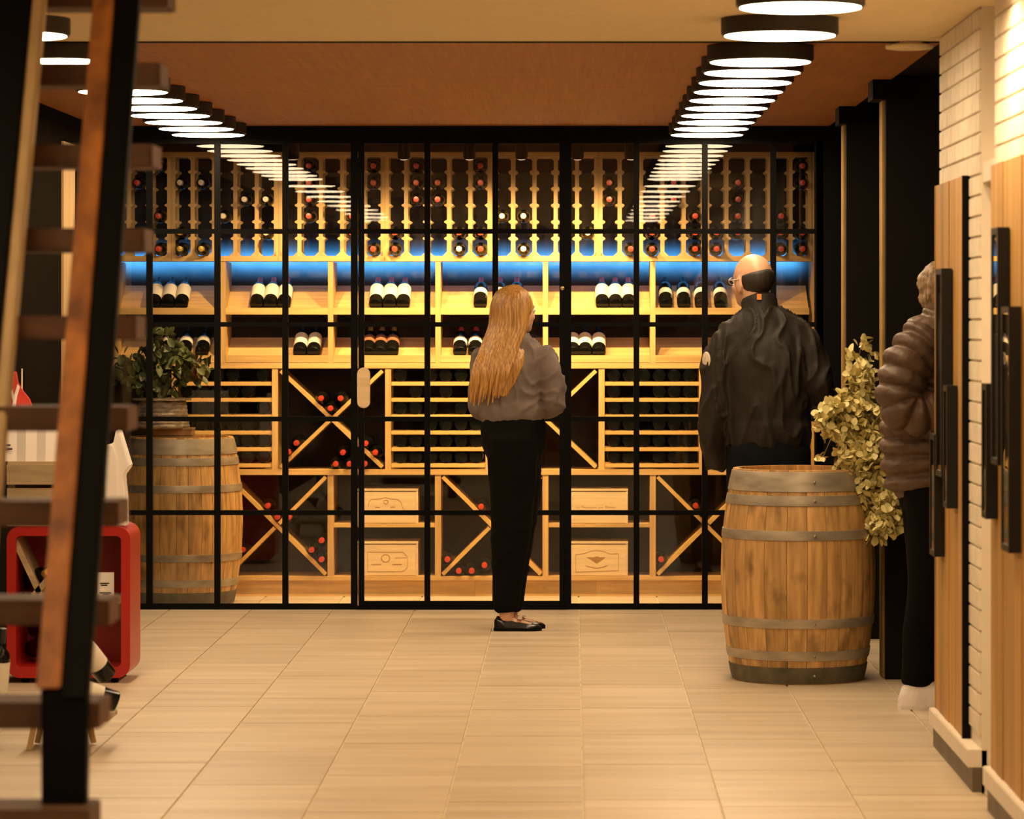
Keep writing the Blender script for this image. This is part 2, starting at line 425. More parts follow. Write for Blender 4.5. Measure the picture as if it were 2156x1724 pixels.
for u in range(7):
    x0, x1 = sx(BND[u]), sx(BND[u+1])
    n = 7 - u
    r = thing('wine_rack', f'notched upper bottle rack, {ORD[n]} unit from the shelf end post', 'wine rack', ((x0+x1)/2, YS, sz(552)), 'upper bottle racks')
    rack_units.append(r)
    wcol = (x1-x0)/NCOL
    for dy in (0.0, 0.17):
        for k in range(6):
            key = 'l' if k == 0 else 'r' if k == 5 else 'mid'
            xx = x0 + k*wcol + (0.0115 if k == 0 else -0.0115 if k == 5 else 0)
            link('upright', UPM[key], r, (xx - r.location.x, dy, -r.location.z))
    for nm, za, zb_ in (('top_rail', sz(331), sz(320)), ('bottom_rail', sz(550), sz(539))):
        box(nm, M_PINEX, r, x0+0.001, x1-0.001, YS-0.001, YS+0.19, za, zb_)
    # chamfer blocks at the corners of every slot, one mesh per kind of corner
    for k in range(5):
        xa_, xb_ = x0 + k*wcol + 0.011, x0 + (k+1)*wcol - 0.011
        for (xe, d) in ((xa_, 1), (xb_, -1)):
            for top in (True, False):
                link('chamfer', CHAM[(d, top)], r, (xe - r.location.x, 0, (sz(331) if top else sz(539)) - r.location.z))

# ---- bottles -----------------------------------------------------------------
BPROF = [(0.012, 0.0), (0.034, 0.001), (0.0375, 0.006), (0.0375, 0.185), (0.034, 0.205), (0.022, 0.222), (0.0145, 0.234), (0.0140, 0.262), (0.0140, 0.292), (0.012, 0.294)]
def mesh_of(mb, name, m, smooth=True):
    me = bpy.data.meshes.new(name); me.from_pydata(mb.v, [], mb.f); me.materials.append(m)
    if smooth:
        for p in me.polygons: p.use_smooth = True
        me.set_sharp_from_angle(angle=math.radians(50))
    return me
ME_BOT = mesh_of(MB().lathe(BPROF, 16), 'wine_bottle', M_BOTTLE)
ME_CAP = {c: mesh_of(MB().lathe([(0.0152, 0.243), (0.0150, 0.292), (0.0146, 0.296), (0.004, 0.2975)], 14), 'capsule', m) for c, m in M_CAPS.items()}
ME_LAB = {'full': mesh_of(MB().lathe([(0.0380, 0.060), (0.0380, 0.178)], 16), 'label', M_LABEL),
          'band': mesh_of(MB().lathe([(0.0380, 0.085), (0.0380, 0.135)], 16), 'label', M_LABEL),
          'brown': mesh_of(MB().lathe([(0.0380, 0.085), (0.0380, 0.150)], 16), 'label', M_BROWNLB)}
def bottle(loc, rot, cap, label, group, lab=None):
    o = link('wine_bottle', ME_BOT, None, loc); o.rotation_euler = rot
    tag(o, label, 'bottle', group)
    c = link('capsule', ME_CAP[cap], o)
    if lab: link('label', ME_LAB[lab], o)
    return o
NECK_OUT = (math.radians(90), 0, 0)      # neck towards -y
BASE_OUT = (math.radians(-90), 0, 0)     # neck towards +y
UP = {'red': [(301,385),(337,349),(338,454),(337,524),(652,354),(652,390),(652,425),(652,460),(736,459),(736,495),
              (783,354),(783,390),(878,354),(878,389),(878,424),(921,390),(921,424),(1009,354),(1009,390),(784,524),(832,525),(833,497),
              (965,497),(1009,498),(1008,526),(1286,390),(1286,426),(1417,391),(1417,427),(1373,460),(1461,460),(1555,391),(1555,427),(1555,461),
              (1687,354),(1687,390),(1643,459),(1373,496),(1461,496),(1510,496),(1555,496),(1643,495),(1687,496),(1330,526),(1372,526),(1456,527),(1510,527),(1642,527),(1684,526)],
      'cream': [(385,391),(430,391),(471,460),(517,425),(560,425),(560,494),(965,526),(1058,461),(1104,460),(1103,530),(1236,496)],
      'gold': [(386,491),(384,524),(428,522)]}
for capn, lst in UP.items():
    for (px, py) in lst:
        u = int((px - BND[0]) // 224.8); c = int(((px - BND[0]) % 224.8) // (224.8/5))
        r = min(range(6), key=lambda k: abs(ROWY[k]-py))
        x = sx(BND[u] + (c+0.5)*224.8/5)
        zc = sz(NODE[r]) + 0.011*0.5 + 0.0235 if r < 5 else sz(539) + 0.0375
        y = YS - 0.115 + 0.30 - random.uniform(0, 0.02)
        bottle((x, y, zc), NECK_OUT, capn,
               f'{capn}-capped dark bottle, {ORD[r+1]} row, {ORD[5-c]} column in {ORD[7-u]} upper rack from end post', 'bottles lying in the upper racks')

# ---- middle tier: two sloped display shelves per bay -------------------------------
Z_MIDB, Z_MIDT = sz(776), sz(551)
for k in range(7):
    x0, x1 = sx(MID[k]), sx(MID[k+1])
    n = 7 - k
    u = thing('display_shelf', f'pine sloped bottle display bay, {ORD[n]} from the shelf end post', 'shelf', ((x0+x1)/2, YS, Z_MIDB), 'sloped display bays')
    box('divider', M_PINEZ, u, x0-0.014, x0+0.014, YS+0.002, YR, Z_MIDB+0.032, Z_MIDT)
    dr = -0.014 if k == 6 else 0
    for (yl0, yl1, ytop, dep) in ((662, 648, 600, 0.27), (763, 748, 711, 0.25)):
        z0, z1, z2 = sz(yl0), sz(yl1), sz(ytop)
        box('shelf_lip', M_PINEX, u, x0+0.0145, x1-0.0145+dr*0, YS, YS+0.018, z0, z1)
        sl = MB(); sl.add([(x0+0.015-u.location.x, 0.019, z0+0.010-u.location.z), (x1-0.015-u.location.x, 0.019, z0+0.010-u.location.z),
                           (x1-0.015-u.location.x, 0.019+dep, z2-u.location.z), (x0+0.015-u.location.x, 0.019+dep, z2-u.location.z),
                           (x0+0.015-u.location.x, 0.019, z0-u.location.z), (x1-0.015-u.location.x, 0.019, z0-u.location.z),
                           (x1-0.015-u.location.x, 0.019+dep, z2-0.014-u.location.z), (x0+0.015-u.location.x, 0.019+dep, z2-0.014-u.location.z)],
                          [(0,1,2,3),(7,6,5,4),(4,5,1,0),(5,6,2,1),(6,7,3,2),(7,4,0,3)])
        sl.obj('sloped_board', M_PINEX, u)
def shelf_bottle(px, row, lab, cap, label):
    yl0, ytop, dep = ((662, 600, 0.27), (763, 711, 0.25))[row]
    z0, z2 = sz(yl0)+0.010, sz(ytop)
    a = math.atan2(z2-z0, dep)
    d = Vector((0, math.cos(a), math.sin(a))); nrm = Vector((0, -math.sin(a), math.cos(a)))
    D = YS + 0.03
    p = Vector(((px-CX)*(YS+0.03)/F, YS+0.020, z0)) + nrm*0.0385 + d*0.018
    bottle(p, (a - math.pi/2, 0, 0), cap, label, 'bottles on the sloped display shelves', lab)
R1 = [([324,353,382], 'full', 'black', 'beside the fern-topped cellar barrel'), ([540,569,598], 'full', 'red', 'in the bay right of the barrel'),
      ([791,820,849], 'full', 'red', 'above the door pull'), ([1011,1051,1087], 'band', 'red', "behind the woman's head"),
      ([1268,1296,1324], 'full', 'red', 'next to the door lock stile'), ([1402,1440,1477,1518], 'band', 'black', "beside the bald man's face")]
for xs, lab, cap, where in R1:
    for i, px in enumerate(xs):
        shelf_bottle(px, 0, lab, cap, f'{ORD[i+1]} {"wide" if lab=="full" else "narrow"}-label bottle of upper display row {where}')
R2 = [([352,388,425], 'band', 'black', 'behind the cellar plant'), ([631,660], 'full', 'black', 'left of the door jamb'),
      ([775,800,825], 'brown', 'gold', 'above the door pull'), ([968,1000], 'band', 'red', "beside the woman's hair"), ([1206,1232,1261], 'full', 'black', 'right of the door lock stile')]
for xs, lab, cap, where in R2:
    for i, px in enumerate(xs):
        shelf_bottle(px, 1, lab, cap, f'{ORD[i+1]} {"wide" if lab=="full" else lab}-label bottle of lower display row {where}')

# ---- long continuous boards
xa, xb = sx(BND[0]), sx(1710)
tag(box('shelf_board', M_PINEX, None, xa, xb, YS-0.004, YR, sz(776), sz(764), 0.002), 'long pine shelf board under the sloped display bays', 'shelf board')
tag(box('shelf_board', M_PINEX, None, xa, xb, YS-0.004, YR, sz(1000), sz(988), 0.002), 'long pine shelf board between lattice and cross racks', 'shelf board')
tag(box('shelf_board', M_PINEX, None, xa, xb, YS-0.004, YR, sz(1222), sz(1213), 0.002), 'long pine board on top of the plinth', 'shelf board')
pl = thing('plinth', 'pine plinth at the foot of the cellar shelving', 'plinth', ((xa+xb)/2, YS, 0))
edges = [xa, sx(470), sx(760), sx(1000), sx(1255), sx(1480), xb]
for i in range(6): box('plank', M_PINEX, pl, edges[i]+0.0005, edges[i+1]-0.0005, YS+0.02, YS+0.042, 0, sz(1222.2))
tag(box('end_post', M_PINEZ, None, sx(1710.5), sx(1718), YS-0.002, YR, 0.0, sz(320), 0.002), 'tall pine end post closing the shelving near the black fins', 'post')

# ---- lower tier: slat racks and cross racks alternate
ZA, ZB = sz(988), sz(776)
SLY = [808, 842, 877, 911, 946, 980]
def bar(p, q, th, y0, y1):
    (x0, z0), (x1, z1) = p, q
    dx, dz = x1-x0, z1-z0; l = math.hypot(dx, dz); nx, nz = -dz/l*th/2, dx/l*th/2
    poly = [(x0-nx, z0-nz), (x1-nx, z1-nz), (x1+nx, z1+nz), (x0+nx, z0+nz)]
    area = sum(poly[i][0]*poly[(i+1) % 4][1]-poly[(i+1) % 4][0]*poly[i][1] for i in range(4))
    if area < 0: poly.reverse()
    return MB().prism(poly, y0, y1)
M_SLAT = mat('honey pine slat', (0.78, 0.47, 0.14), 0.45, 0, 0.1, 2, (1, 16, 16), rnd=0.08)
slat_no = 0
for u in range(1, 7):
    x0, x1 = sx(BND[u]), sx(BND[u+1]); n = 7-u
    if u % 2 == 1:                      # horizontal slat rack
        slat_no += 1
        t = thing('slat_rack', f'pine rack of horizontal slats, {ORD[n]} lower unit from the shelf end post', 'wine rack', ((x0+x1)/2, YS, ZA), 'horizontal slat racks')
        for xx in (x0+0.0175, x1-0.0175):
            box('post', M_PINEZ, t, xx-0.016, xx+0.016, YS, YS+0.03, ZA, ZB); box('post', M_PINEZ, t, xx-0.016, xx+0.016, YS+0.24, YS+0.27, ZA, ZB)
        for si, sy in enumerate(SLY):
            z = sz(sy)
            for dy in (0.006, 0.20):
                box('slat', M_SLAT, t, x0+0.034, x1-0.034, YS+dy, YS+dy+0.022, z-0.011, z+0.011, 0.002)
            cnt = 6
            for k in range(cnt):
                if random.random() < 0.12: continue
                xx = x0 + 0.085 + (x1-x0-0.17)*k/(cnt-1)
                bottle((xx, YS+0.012, z+0.011+0.0377), BASE_OUT, random.choice(['red', 'black', 'gold']),
                       f'dark bottle lying base-out, {ORD[cnt-k]} from post on {ORD[si+1]} slat of {ORD[n]} lower unit', 'bottles lying on the slat racks')
    else:                                # diagonal cross rack
        t = thing('cross_rack', f'pine diagonal cross rack, {ORD[n]} lower unit from the shelf end post', 'wine rack', ((x0+x1)/2, YS, ZA), 'diagonal cross racks')
        xl, xr = x0+0.004, x1-0.004
        off = Vector((-t.location.x, 0, -t.location.z))
        zt, zb = ZB-0.002, ZA+0.002
        cxm, czm = (xl+xr)/2, (zt+zb)/2
        bar((xl+0.01+off.x, zt-0.01+off.z), (xr-0.01+off.x, zb+0.01+off.z), 0.020, 0.0, 0.30).obj('diagonal_board', M_SLAT, t)
        for (p, q) in (((xl+0.01, zb+0.01), (cxm-0.012, czm-0.010)), ((cxm+0.012, czm+0.010), (xr-0.01, zt-0.01))):
            bar((p[0]+off.x, p[1]+off.z), (q[0]+off.x, q[1]+off.z), 0.020, 0.0, 0.30).obj('diagonal_board', M_SLAT, t)
XB = {2: [(676,838),(717,838),(696,859),(624,932),(608,951),(722,952),(707,976),(736,976),(770,933),(790,952),(768,976)], 4: [(1085,838)], 6: []}
for u, lst in XB.items():
    for i, (px, py) in enumerate(lst):
        zc = sz(py)
        bottle((PX(px, YS-0.02)*1.0, YS+0.25, zc), NECK_OUT, 'red', f'{ORD[i+1]} red-capped bottle lying in the cross rack {"behind the door jamb" if u == 2 else "hidden by the woman"}', 'bottles lying in cross racks')
# ---- bottom tier: cross racks and case bays
ZA2, ZB2 = sz(1213), sz(1000)
for k in range(0, 7):
    x0, x1 = sx(MID[k]), sx(MID[k+1]); n = 7-k
    if k % 2 == 1:
        t = thing('cross_rack', f'pine diagonal cross rack, {ORD[n]} bottom unit from the shelf end post', 'wine rack', ((x0+x1)/2, YS, ZA2), 'diagonal cross racks')
    else:
        t = thing('case_bay', f'pine bay with a middle shelf, {ORD[n]} bottom unit from the shelf end post', 'shelf', ((x0+x1)/2, YS, ZA2), 'case bays')
    off = Vector((-t.location.x, 0, -t.location.z))
    box('post', M_PINEZ, t, x0-0.016, x0+0.016, YS, YS+0.32, ZA2, ZB2)
    xl, xr = x0+0.018, x1-0.018
    if k % 2 == 1:
        cxm, czm = (xl+xr)/2, (ZA2+ZB2)/2
        bar((xl+0.008+off.x, ZB2-0.010+off.z), (xr-0.008+off.x, ZA2+0.010+off.z), 0.020, 0.0, 0.30).obj('diagonal_board', M_SLAT, t)
        for (p, q) in (((xl+0.008, ZA2+0.010), (cxm-0.012, czm-0.011)), ((cxm+0.012, czm+0.011), (xr-0.008, ZB2-0.010))):
            bar((p[0]+off.x, p[1]+off.z), (q[0]+off.x, q[1]+off.z), 0.020, 0.0, 0.30).obj('diagonal_board', M_SLAT, t)
    else:
        box('middle_shelf', M_PINEX, t, xl-0.001, xr+0.001, YS+0.004, YS+0.32, sz(1110), sz(1102))
XB2 = {'beside the cellar barrel': [(564,1064),(584,1088),(609,1088),(511,1157),(677,1137),(656,1157),(677,1177)],
       "beside the woman's trousers": [(1013,1066),(942,1177),(966,1201),(993,1201),(1020,1189)],
       'behind the shop-floor barrel': [(1465,1064),(1392,1177)]}
for where, lst in XB2.items():
    for i, (px, py) in enumerate(lst):
        bottle((PX(px, YS-0.02), YS+0.25, sz(py)), NECK_OUT, 'red', f'{ORD[i+1]} red-capped bottle in the bottom cross rack {where}', 'bottles lying in cross racks')

# ---- wooden wine cases with branded fronts
def case(px0, px1, py0, py1, label):
    D = YS + 0.015
    x0, x1 = PX(px0, D), PX(px1, D); z1 = PZ(py0, D); z0 = sz(py1)
    t = thing('wine_case', label, 'wine case', ((x0+x1)/2, D, z0), 'wooden wine cases')
    dp = 0.29; th = 0.012
    box('front_panel', M_CASE, t, x0+th, x1-th, D, D+th, z0+0.002, z1-th-0.003, 0.001)
    box('side_panel', M_CASE, t, x0, x0+th, D-0.002, D+dp, z0, z1-th, 0.0015); box('side_panel', M_CASE, t, x1-th, x1, D-0.002, D+dp, z0, z1-th, 0.0015)
    box('back_panel', M_CASE, t, x0+th, x1-th, D+dp-th, D+dp, z0, z1-th)
    box('lid', M_CASE, t, x0-0.001, x1+0.001, D-0.003, D+dp, z1-th, z1, 0.0015)
    return t
def stroke(t, pts, wd, name='printed_mark'):
    mb = MB()
    for a, b in zip(pts, pts[1:]):
        if a != b: mb2 = bar(a, b, wd, -0.0012, 0.002); mb.add(mb2.v, mb2.f)
    o = mb.obj(name, M_PRINT, t); return o
def rel(t, px, py): return (PX(px, YS+0.015) - t.location.x, PZ(py, YS+0.015) - t.location.z)
c1 = case(745, 880, 1029, 1102, 'pale pine wine case with an arched printed mark on the middle shelf')
stroke(c1, [rel(c1, *p) for p in ((776,1066),(777,1056),(782,1051),(800,1050),(812,1047),(824,1050),(838,1051),(845,1058),(847,1066),(851,1073))], 0.0016)
stroke(c1, [rel(c1, *p) for p in ((808,1054),(815,1052),(818,1057),(813,1061),(808,1058),(808,1054))], 0.0022)
stroke(c1, [rel(c1, *p) for p in ((790,1067),(800,1068))], 0.003); stroke(c1, [rel(c1, *p) for p in ((822,1067),(832,1067))], 0.003)
c2 = case(745, 880, 1140, 1213, 'pale pine wine case with a printed ring inside a clipped frame')
stroke(c2, [rel(c2, *p) for p in ((774,1203),(774,1162),(848,1162),(858,1172),(858,1194),(848,1203),(774,1203))], 0.0018)
stroke(c2, [rel(c2, 812+9*math.cos(a*0.5236), 1175+8*math.sin(a*0.5236)) for a in range(13)], 0.0032)
stroke(c2, [rel(c2, *p) for p in ((782,1188),(803,1188))], 0.0030); stroke(c2, [rel(c2, *p) for p in ((826,1188),(846,1188))], 0.0034)
stroke(c2, [rel(c2, *p) for p in ((832,1174),(856,1174))], 0.0014)
c3 = case(1190, 1322, 1029, 1102, 'pale pine wine case with a line of script on the middle shelf')
rs = random.Random(3)
xx = 1212
for wlen in (2, 7, 2, 5):
    for k in range(wlen):
        hgt = 6 if k == 0 and wlen != 2 else rs.uniform(2.5, 4)
        stroke(c3, [rel(c3, xx, 1070), rel(c3, xx+0.6, 1070-hgt), rel(c3, xx+2.6, 1070-hgt*0.7), rel(c3, xx+3.0, 1070)], 0.0011); xx += 4.6
    xx += 4
c4 = case(1190, 1322, 1140, 1213, 'pale pine wine case with a winged printed emblem in a curved frame')
stroke(c4, [rel(c4, *p) for p in ((1212,1204),(1212,1167),(1230,1165),(1243,1160),(1257,1158),(1272,1161),(1284,1166),(1302,1165),(1302,1201),(1212,1204))], 0.0020)
em = MB().prism([rel(c4, *p) for p in ((1256,1186),(1271,1176),(1275,1173),(1263,1173),(1257,1171),(1250,1173),(1235,1173),(1243,1177))][::1], -0.0012, 0.002)
em.obj('printed_emblem', M_PRINT, c4)
stroke(c4, [rel(c4, *p) for p in ((1233,1191),(1245,1194),(1257,1196),(1268,1194),(1279,1190))], 0.0030)

# ---- blue LED strip at the back of the upper racks
tag(box('led_strip', emit('blue led', (0.05, 0.35, 1.0), 1.5), None, xa+0.05, xb-0.05, YS+0.30, YS+0.315, sz(549), sz(541)), 'blue LED strip light behind the upper bottle racks', 'light strip')
l = bpy.data.lights.new('led', 'AREA'); l.shape = 'RECTANGLE'; l.size = xb-xa-0.1; l.size_y = 0.03; l.color = (0.06, 0.38, 1.0); l.energy = 44; l.spread = math.radians(115)
o = bpy.data.objects.new('led', l); COL.objects.link(o); o.location = ((xa+xb)/2, YS+0.318, sz(547)); o.rotation_euler = (math.radians(90), 0, 0)

# ---- ceiling spotlights in the cellar
for i, px in enumerate([617, 850, 988, 1098, 1216, 1328]):
    x = PX(px, 18.12)
    s = thing('spotlight', f'black ceiling spotlight in the cellar, {ORD[6-i]} from the end by the fins', 'spotlight', (x, 18.12, CEIL+0.03), 'cellar spotlights')
    MB().lathe([(0.006, -0.10), (0.006, 0.0)], 8).obj('stem', M_BLACK, s)
    hd = MB().lathe([(0.030, -0.045), (0.033, -0.04), (0.033, 0.045), (0.020, 0.055)], 16).obj('head', M_BLACK, s, 'auto', (0, 0, -0.145))
    hd.rotation_euler = (math.radians(20), 0, 0)
    MB().lathe([(0.024, -0.002), (0.024, 0.0)], 16).obj('lens', emit('warm lens', (1.0, 0.7, 0.4), 3.0), hd, False, (0, 0, -0.046))
    spot('spot', (x, 18.12, CEIL-0.18), (x, YS-0.02, 0.95), 74, 122, 0.9, (1.0, 0.68, 0.30), 0.02)
#=SECTION lamps
# ---------------------------------------------------------------- drum ceiling lamps in two rows
M_DRUM = mat('dark drum', (0.030, 0.020, 0.014), 0.6, 0, 0.1)
M_DISC = emit('warm white diffuser', (1.0, 0.75, 0.46), 26.0)
LY = [17.71 - 0.559*k for k in range(10)] + [11.49, 10.45] + [9.35 - 1.1*k for k in range(7)]
lamp0 = None
for rx, row in ((0.692, 'over the barrel side'), (-1.872, 'over the stair side')):
    for i, y in enumerate(LY):
        lab = f'dark drum ceiling lamp {row}, {ORD[i+1]} from the glass screen'
        if lamp0 is None:
            lamp0 = thing('ceiling_lamp', lab, 'ceiling lamp', (rx, y, 2.452), 'drum ceiling lamps')
            MB().lathe([(0.190, 0.014), (0.1965, 0.016), (0.1965, 0.068)], 40).obj('drum', M_DRUM, lamp0, 'auto')
            MB().lathe([(0.176, 0.006), (0.184, 0.008), (0.184, 0.015)], 40).obj('diffuser', M_DISC, lamp0, 'auto')
            MB().lathe([(0.1845, 0.010), (0.192, 0.011), (0.192, 0.0155), (0.1845, 0.0155), (0.1845, 0.010)], 40).obj('rim', M_DRUM, lamp0, 'auto')
        else:
            c = copy_tree(lamp0, None, (rx, y, 2.452)); c['label'] = lab
            if y < 9.8:                        # above the top edge of the picture, seen as reflections in the glass
                c.name = 'ceiling_lamp_offscreen'
                for ch in c.children:
                    if ch.name.startswith('diffuser'): ch.name = 'diffuser_offscreen'
# white smoke detector
sd = thing('smoke_detector', 'flat white round ceiling detector next to the brick wall', 'detector', (1.222, 12.50, CEIL))
MB().lathe([(0.060, -0.026), (0.085, -0.022), (0.088, -0.012), (0.088, -0.010)], 32).obj('cover', M_PLASTER, sd, True)
MB().lathe([(0.072, -0.010), (0.072, 0.003)], 32).obj('base', M_PLASTER, sd)
#=SECTION stair
# ---------------------------------------------------------------- steep open stair in the foreground
st = thing('open_stair', 'dark timber open stair with steep plank stringers', 'stair', (-1.1, 6.7, 0))
T0, TH, TD = 7.52, 0.195, 0.1466
Z0 = PZ(690, T0)
tread = None
for i in range(-7, 5):
    y = T0 + TD*i; zc = Z0 + TH*i
    tr = box('tread', M_STAIR, st, -1.62, -0.956, y, y+0.17, zc-0.0265, zc+0.0265, 0.003)
    box('tread_end', M_STAIR, tr, -0.9558, -0.952, y+0.002, y+0.168, zc-0.025, zc+0.025)
def sloped(name, m, xa, xb, y0, z0, y1, z1, dep):
    """plank running from (y0,z0) to (y1,z1) in the plane of the stair, dep deep behind that line"""
    mb = MB(); o = st.location
    mb.add([(xa-o.x, y0-o.y, z0), (xb-o.x, y0-o.y, z0), (xb-o.x, y1-o.y, z1), (xa-o.x, y1-o.y, z1),
            (xa-o.x, y0+dep-o.y, z0), (xb-o.x, y0+dep-o.y, z0), (xb-o.x, y1+dep-o.y, z1), (xa-o.x, y1+dep-o.y, z1)],
           [(0,1,2,3),(5,4,7,6),(4,0,3,7),(1,5,6,2),(3,2,6,7),(4,5,1,0)])
    return mb.obj(name, m, st, bevel=0.004)
YA, ZA_, YB_, ZB_ = 6.87, 0.781, 7.685, 2.23
sl = (YB_-YA)/(ZB_-ZA_)
ytop = YB_ + sl*(2.50-ZB_)
sloped('stringer', M_STAIRP, -1.070, -1.022, YA, ZA_, ytop, 2.50, 0.05)
bl = sloped('stringer_side', M_BLACK, -1.0215, -0.967, YA, ZA_-0.02, ytop, 2.50, 0.05)
mb = MB(); o = st.location
mb.add([(-1.052-o.x, 6.84-o.y, 0), (-0.978-o.x, 6.84-o.y, 0), (-0.968-o.x, YA+0.01-o.y, ZA_), (-1.062-o.x, YA+0.01-o.y, ZA_),
        (-1.052-o.x, 6.90-o.y, 0), (-0.978-o.x, 6.90-o.y, 0), (-0.968-o.x, YA+0.06-o.y, ZA_), (-1.062-o.x, YA+0.06-o.y, ZA_)],
       [(0,1,2,3),(5,4,7,6),(4,0,3,7),(1,5,6,2),(3,2,6,7),(4,5,1,0)])
mb.obj('foot_post', M_BLACK, st, bevel=0.004)
# second stringer at the far side, tan edge and black back board
yo = 0.20
sloped('stringer', M_TRIMW, -1.238, -1.210, YA+yo, ZA_, ytop+yo, 2.50, 0.05)
sloped('back_board', M_BLACK, -1.50, -1.2385, YA+yo+0.05, 0.9, ytop+yo, 2.50, 0.03)
#=SECTION barrels
# ---------------------------------------------------------------- oak barrels
BH = 0.889
def rad(z):
    t = (z/BH - 0.5)*2
    return 0.326 - 0.052*abs(t)**2.0
M_HOOP = mat('galvanised hoop', (0.50, 0.42, 0.31), 0.42, 0.35, 0.22, 7, (1, 1, 3), 0.05)
M_HOOPD = mat('mossy dark end hoop', (0.17, 0.145, 0.09), 0.7, 0.3, 0.3, 12, (1, 1, 1), 0.2)
def stave_mat():
    m, nt, b = new_mat('weathered oak stave'); N, L = nt.nodes, nt.links
    tc = N.new('ShaderNodeTexCoord'); oi = N.new('ShaderNodeObjectInfo')
    cmb = N.new('ShaderNodeCombineXYZ')
    for k in range(3): L.new(oi.outputs['Random'], cmb.inputs[k])
    def nzz(st, sc, d):
        mp = N.new('ShaderNodeMapping'); mp.inputs['Scale'].default_value = st; L.new(tc.outputs['Object'], mp.inputs['Vector'])
        ad = N.new('ShaderNodeVectorMath'); ad.operation = 'MULTIPLY_ADD'; ad.inputs[1].default_value = (29, 43, 59)
        L.new(cmb.outputs[0], ad.inputs[0]); L.new(mp.outputs[0], ad.inputs[2])
        n = N.new('ShaderNodeTexNoise'); n.inputs['Scale'].default_value = sc; n.inputs['Detail'].default_value = d
        L.new(ad.outputs[0], n.inputs['Vector']); return n
    g = nzz((14, 14, 1.2), 3.0, 5); k = nzz((2.2, 2.2, 1.4), 4.5, 3)
    cr = N.new('ShaderNodeValToRGB'); e = cr.color_ramp.elements
    e[0].position = 0.3; e[0].color = (0.40, 0.215, 0.068, 1); e[1].position = 0.68; e[1].color = (0.70, 0.41, 0.145, 1)
    L.new(g.outputs[0], cr.inputs[0])
    c2 = N.new('ShaderNodeValToRGB'); e = c2.color_ramp.elements
    e[0].position = 0.30; e[0].color = (0.35, 0.33, 0.30, 1); e[1].position = 0.46; e[1].color = (1, 1, 1, 1)
    L.new(k.outputs[0], c2.inputs[0])
    mx = N.new('ShaderNodeMix'); mx.data_type = 'RGBA'; mx.blend_type = 'MULTIPLY'; mx.inputs['Factor'].default_value = 0.75
    L.new(cr.outputs[0], mx.inputs['A']); L.new(c2.outputs[0], mx.inputs['B'])
    mr = N.new('ShaderNodeMapRange'); mr.inputs['To Min'].default_value = 0.78; mr.inputs['To Max'].default_value = 1.15
    L.new(oi.outputs['Random'], mr.inputs[0])
    hs = N.new('ShaderNodeHueSaturation'); L.new(mr.outputs[0], hs.inputs['Value']); L.new(mx.outputs['Result'], hs.inputs['Color'])
    L.new(hs.outputs[0], b.inputs['Base Color']); b.inputs['Roughness'].default_value = 0.6
    bp = N.new('ShaderNodeBump'); bp.inputs['Strength'].default_value = 0.25; bp.inputs['Distance'].default_value = 0.004
    L.new(g.outputs[0], bp.inputs['Height']); L.new(bp.outputs[0], b.inputs['Normal'])
    return m
M_STAVE = stave_mat()
def make_barrel(label, loc):
    b = thing('wine_barrel', label, 'barrel', loc)
    rng = random.Random(11)
    n = 26; wts = [rng.uniform(0.75, 1.25) for _ in range(n)]; tot = sum(wts); a = 0.0
    zs = [BH*k/14 for k in range(15)]
    for i in range(n):
        da = 2*math.pi*wts[i]/tot
        mb = MB(); v = []; f = []
        m = 4
        for z in zs:
            R = rad(z)
            for k in range(m):
                aa = a + 0.003 + (da-0.006)*k/(m-1)
                rr = R - (0.0016 if k in (0, m-1) else 0)
                v.append((rr*math.cos(aa), rr*math.sin(aa), z))
            for k in range(m-1, -1, -1):
                aa = a + 0.003 + (da-0.006)*k/(m-1)
                v.append(((R-0.024)*math.cos(aa), (R-0.024)*math.sin(aa), z))
        M2 = 2*m
        for j in range(len(zs)-1):
            for k in range(M2):
                k2 = (k+1) % M2
                f.append((j*M2+k, j*M2+k2, (j+1)*M2+k2, (j+1)*M2+k))
        f.append(tuple(range(M2-1, -1, -1))); f.append(tuple(range((len(zs)-1)*M2, len(zs)*M2)))
        mb.add(v, f).obj('stave', M_STAVE, b)
        a += da
    for z in (0.035, BH-0.038):
        MB().lathe([(rad(z)-0.0245, z-0.012), (rad(z)-0.0245, z+0.012)], 32).obj('barrel_head', M_STAVE, b)
    # hoops: two broad end hoops, two quarter hoops, two bilge hoops
    for k, (z0, z1) in enumerate(((0.004, 0.072), (0.100, 0.140), (0.235, 0.275), (0.600, 0.640), (0.742, 0.784), (0.800, 0.882))):
        prof = [(rad(z0)+0.0004, z0), (rad(z0)+0.0035, z0+0.001), (rad((z0+z1)/2)+0.0045, (z0+z1)/2), (rad(z1)+0.0035, z1-0.001), (rad(z1)+0.0004, z1)]
        h = MB(); seg = 56; v = []; f = []
        prof = prof + [(rad(z1)-0.004, z1), (rad(z0)-0.004, z0)]
        P = len(prof)
        for kk in range(seg):
            aa = 2*math.pi*kk/seg
            for (r, z) in prof: v.append((r*math.cos(aa), r*math.sin(aa), z))
        for kk in range(seg):
            k2 = (kk+1) % seg
            for q in range(P):
                q2 = (q+1) % P
                f.append((kk*P+q, k2*P+q, k2*P+q2, kk*P+q2))
        ho = h.add(v, f).obj('hoop', M_HOOPD if k == 0 else M_HOOP, b, 'auto')
        rv = MB().lathe([(0.006, -0.004), (0.005, 0.0)], 8, 'y').obj('rivet', M_HOOP, ho, True, (0.05, -rad((z0+z1)/2)-0.002, (z0+z1)/2))
    return b
bar1 = make_barrel('oak barrel on the shop floor with pale leafy branches on top', (PX(1680, 14.55), 14.55, 0))
bar2 = copy_tree(bar1, None, (PX(383, 18.42), 18.42, 0)); bar2.rotation_euler = (0, 0, 2.2)
bar2['label'] = 'oak barrel inside the cellar carrying a green plant'
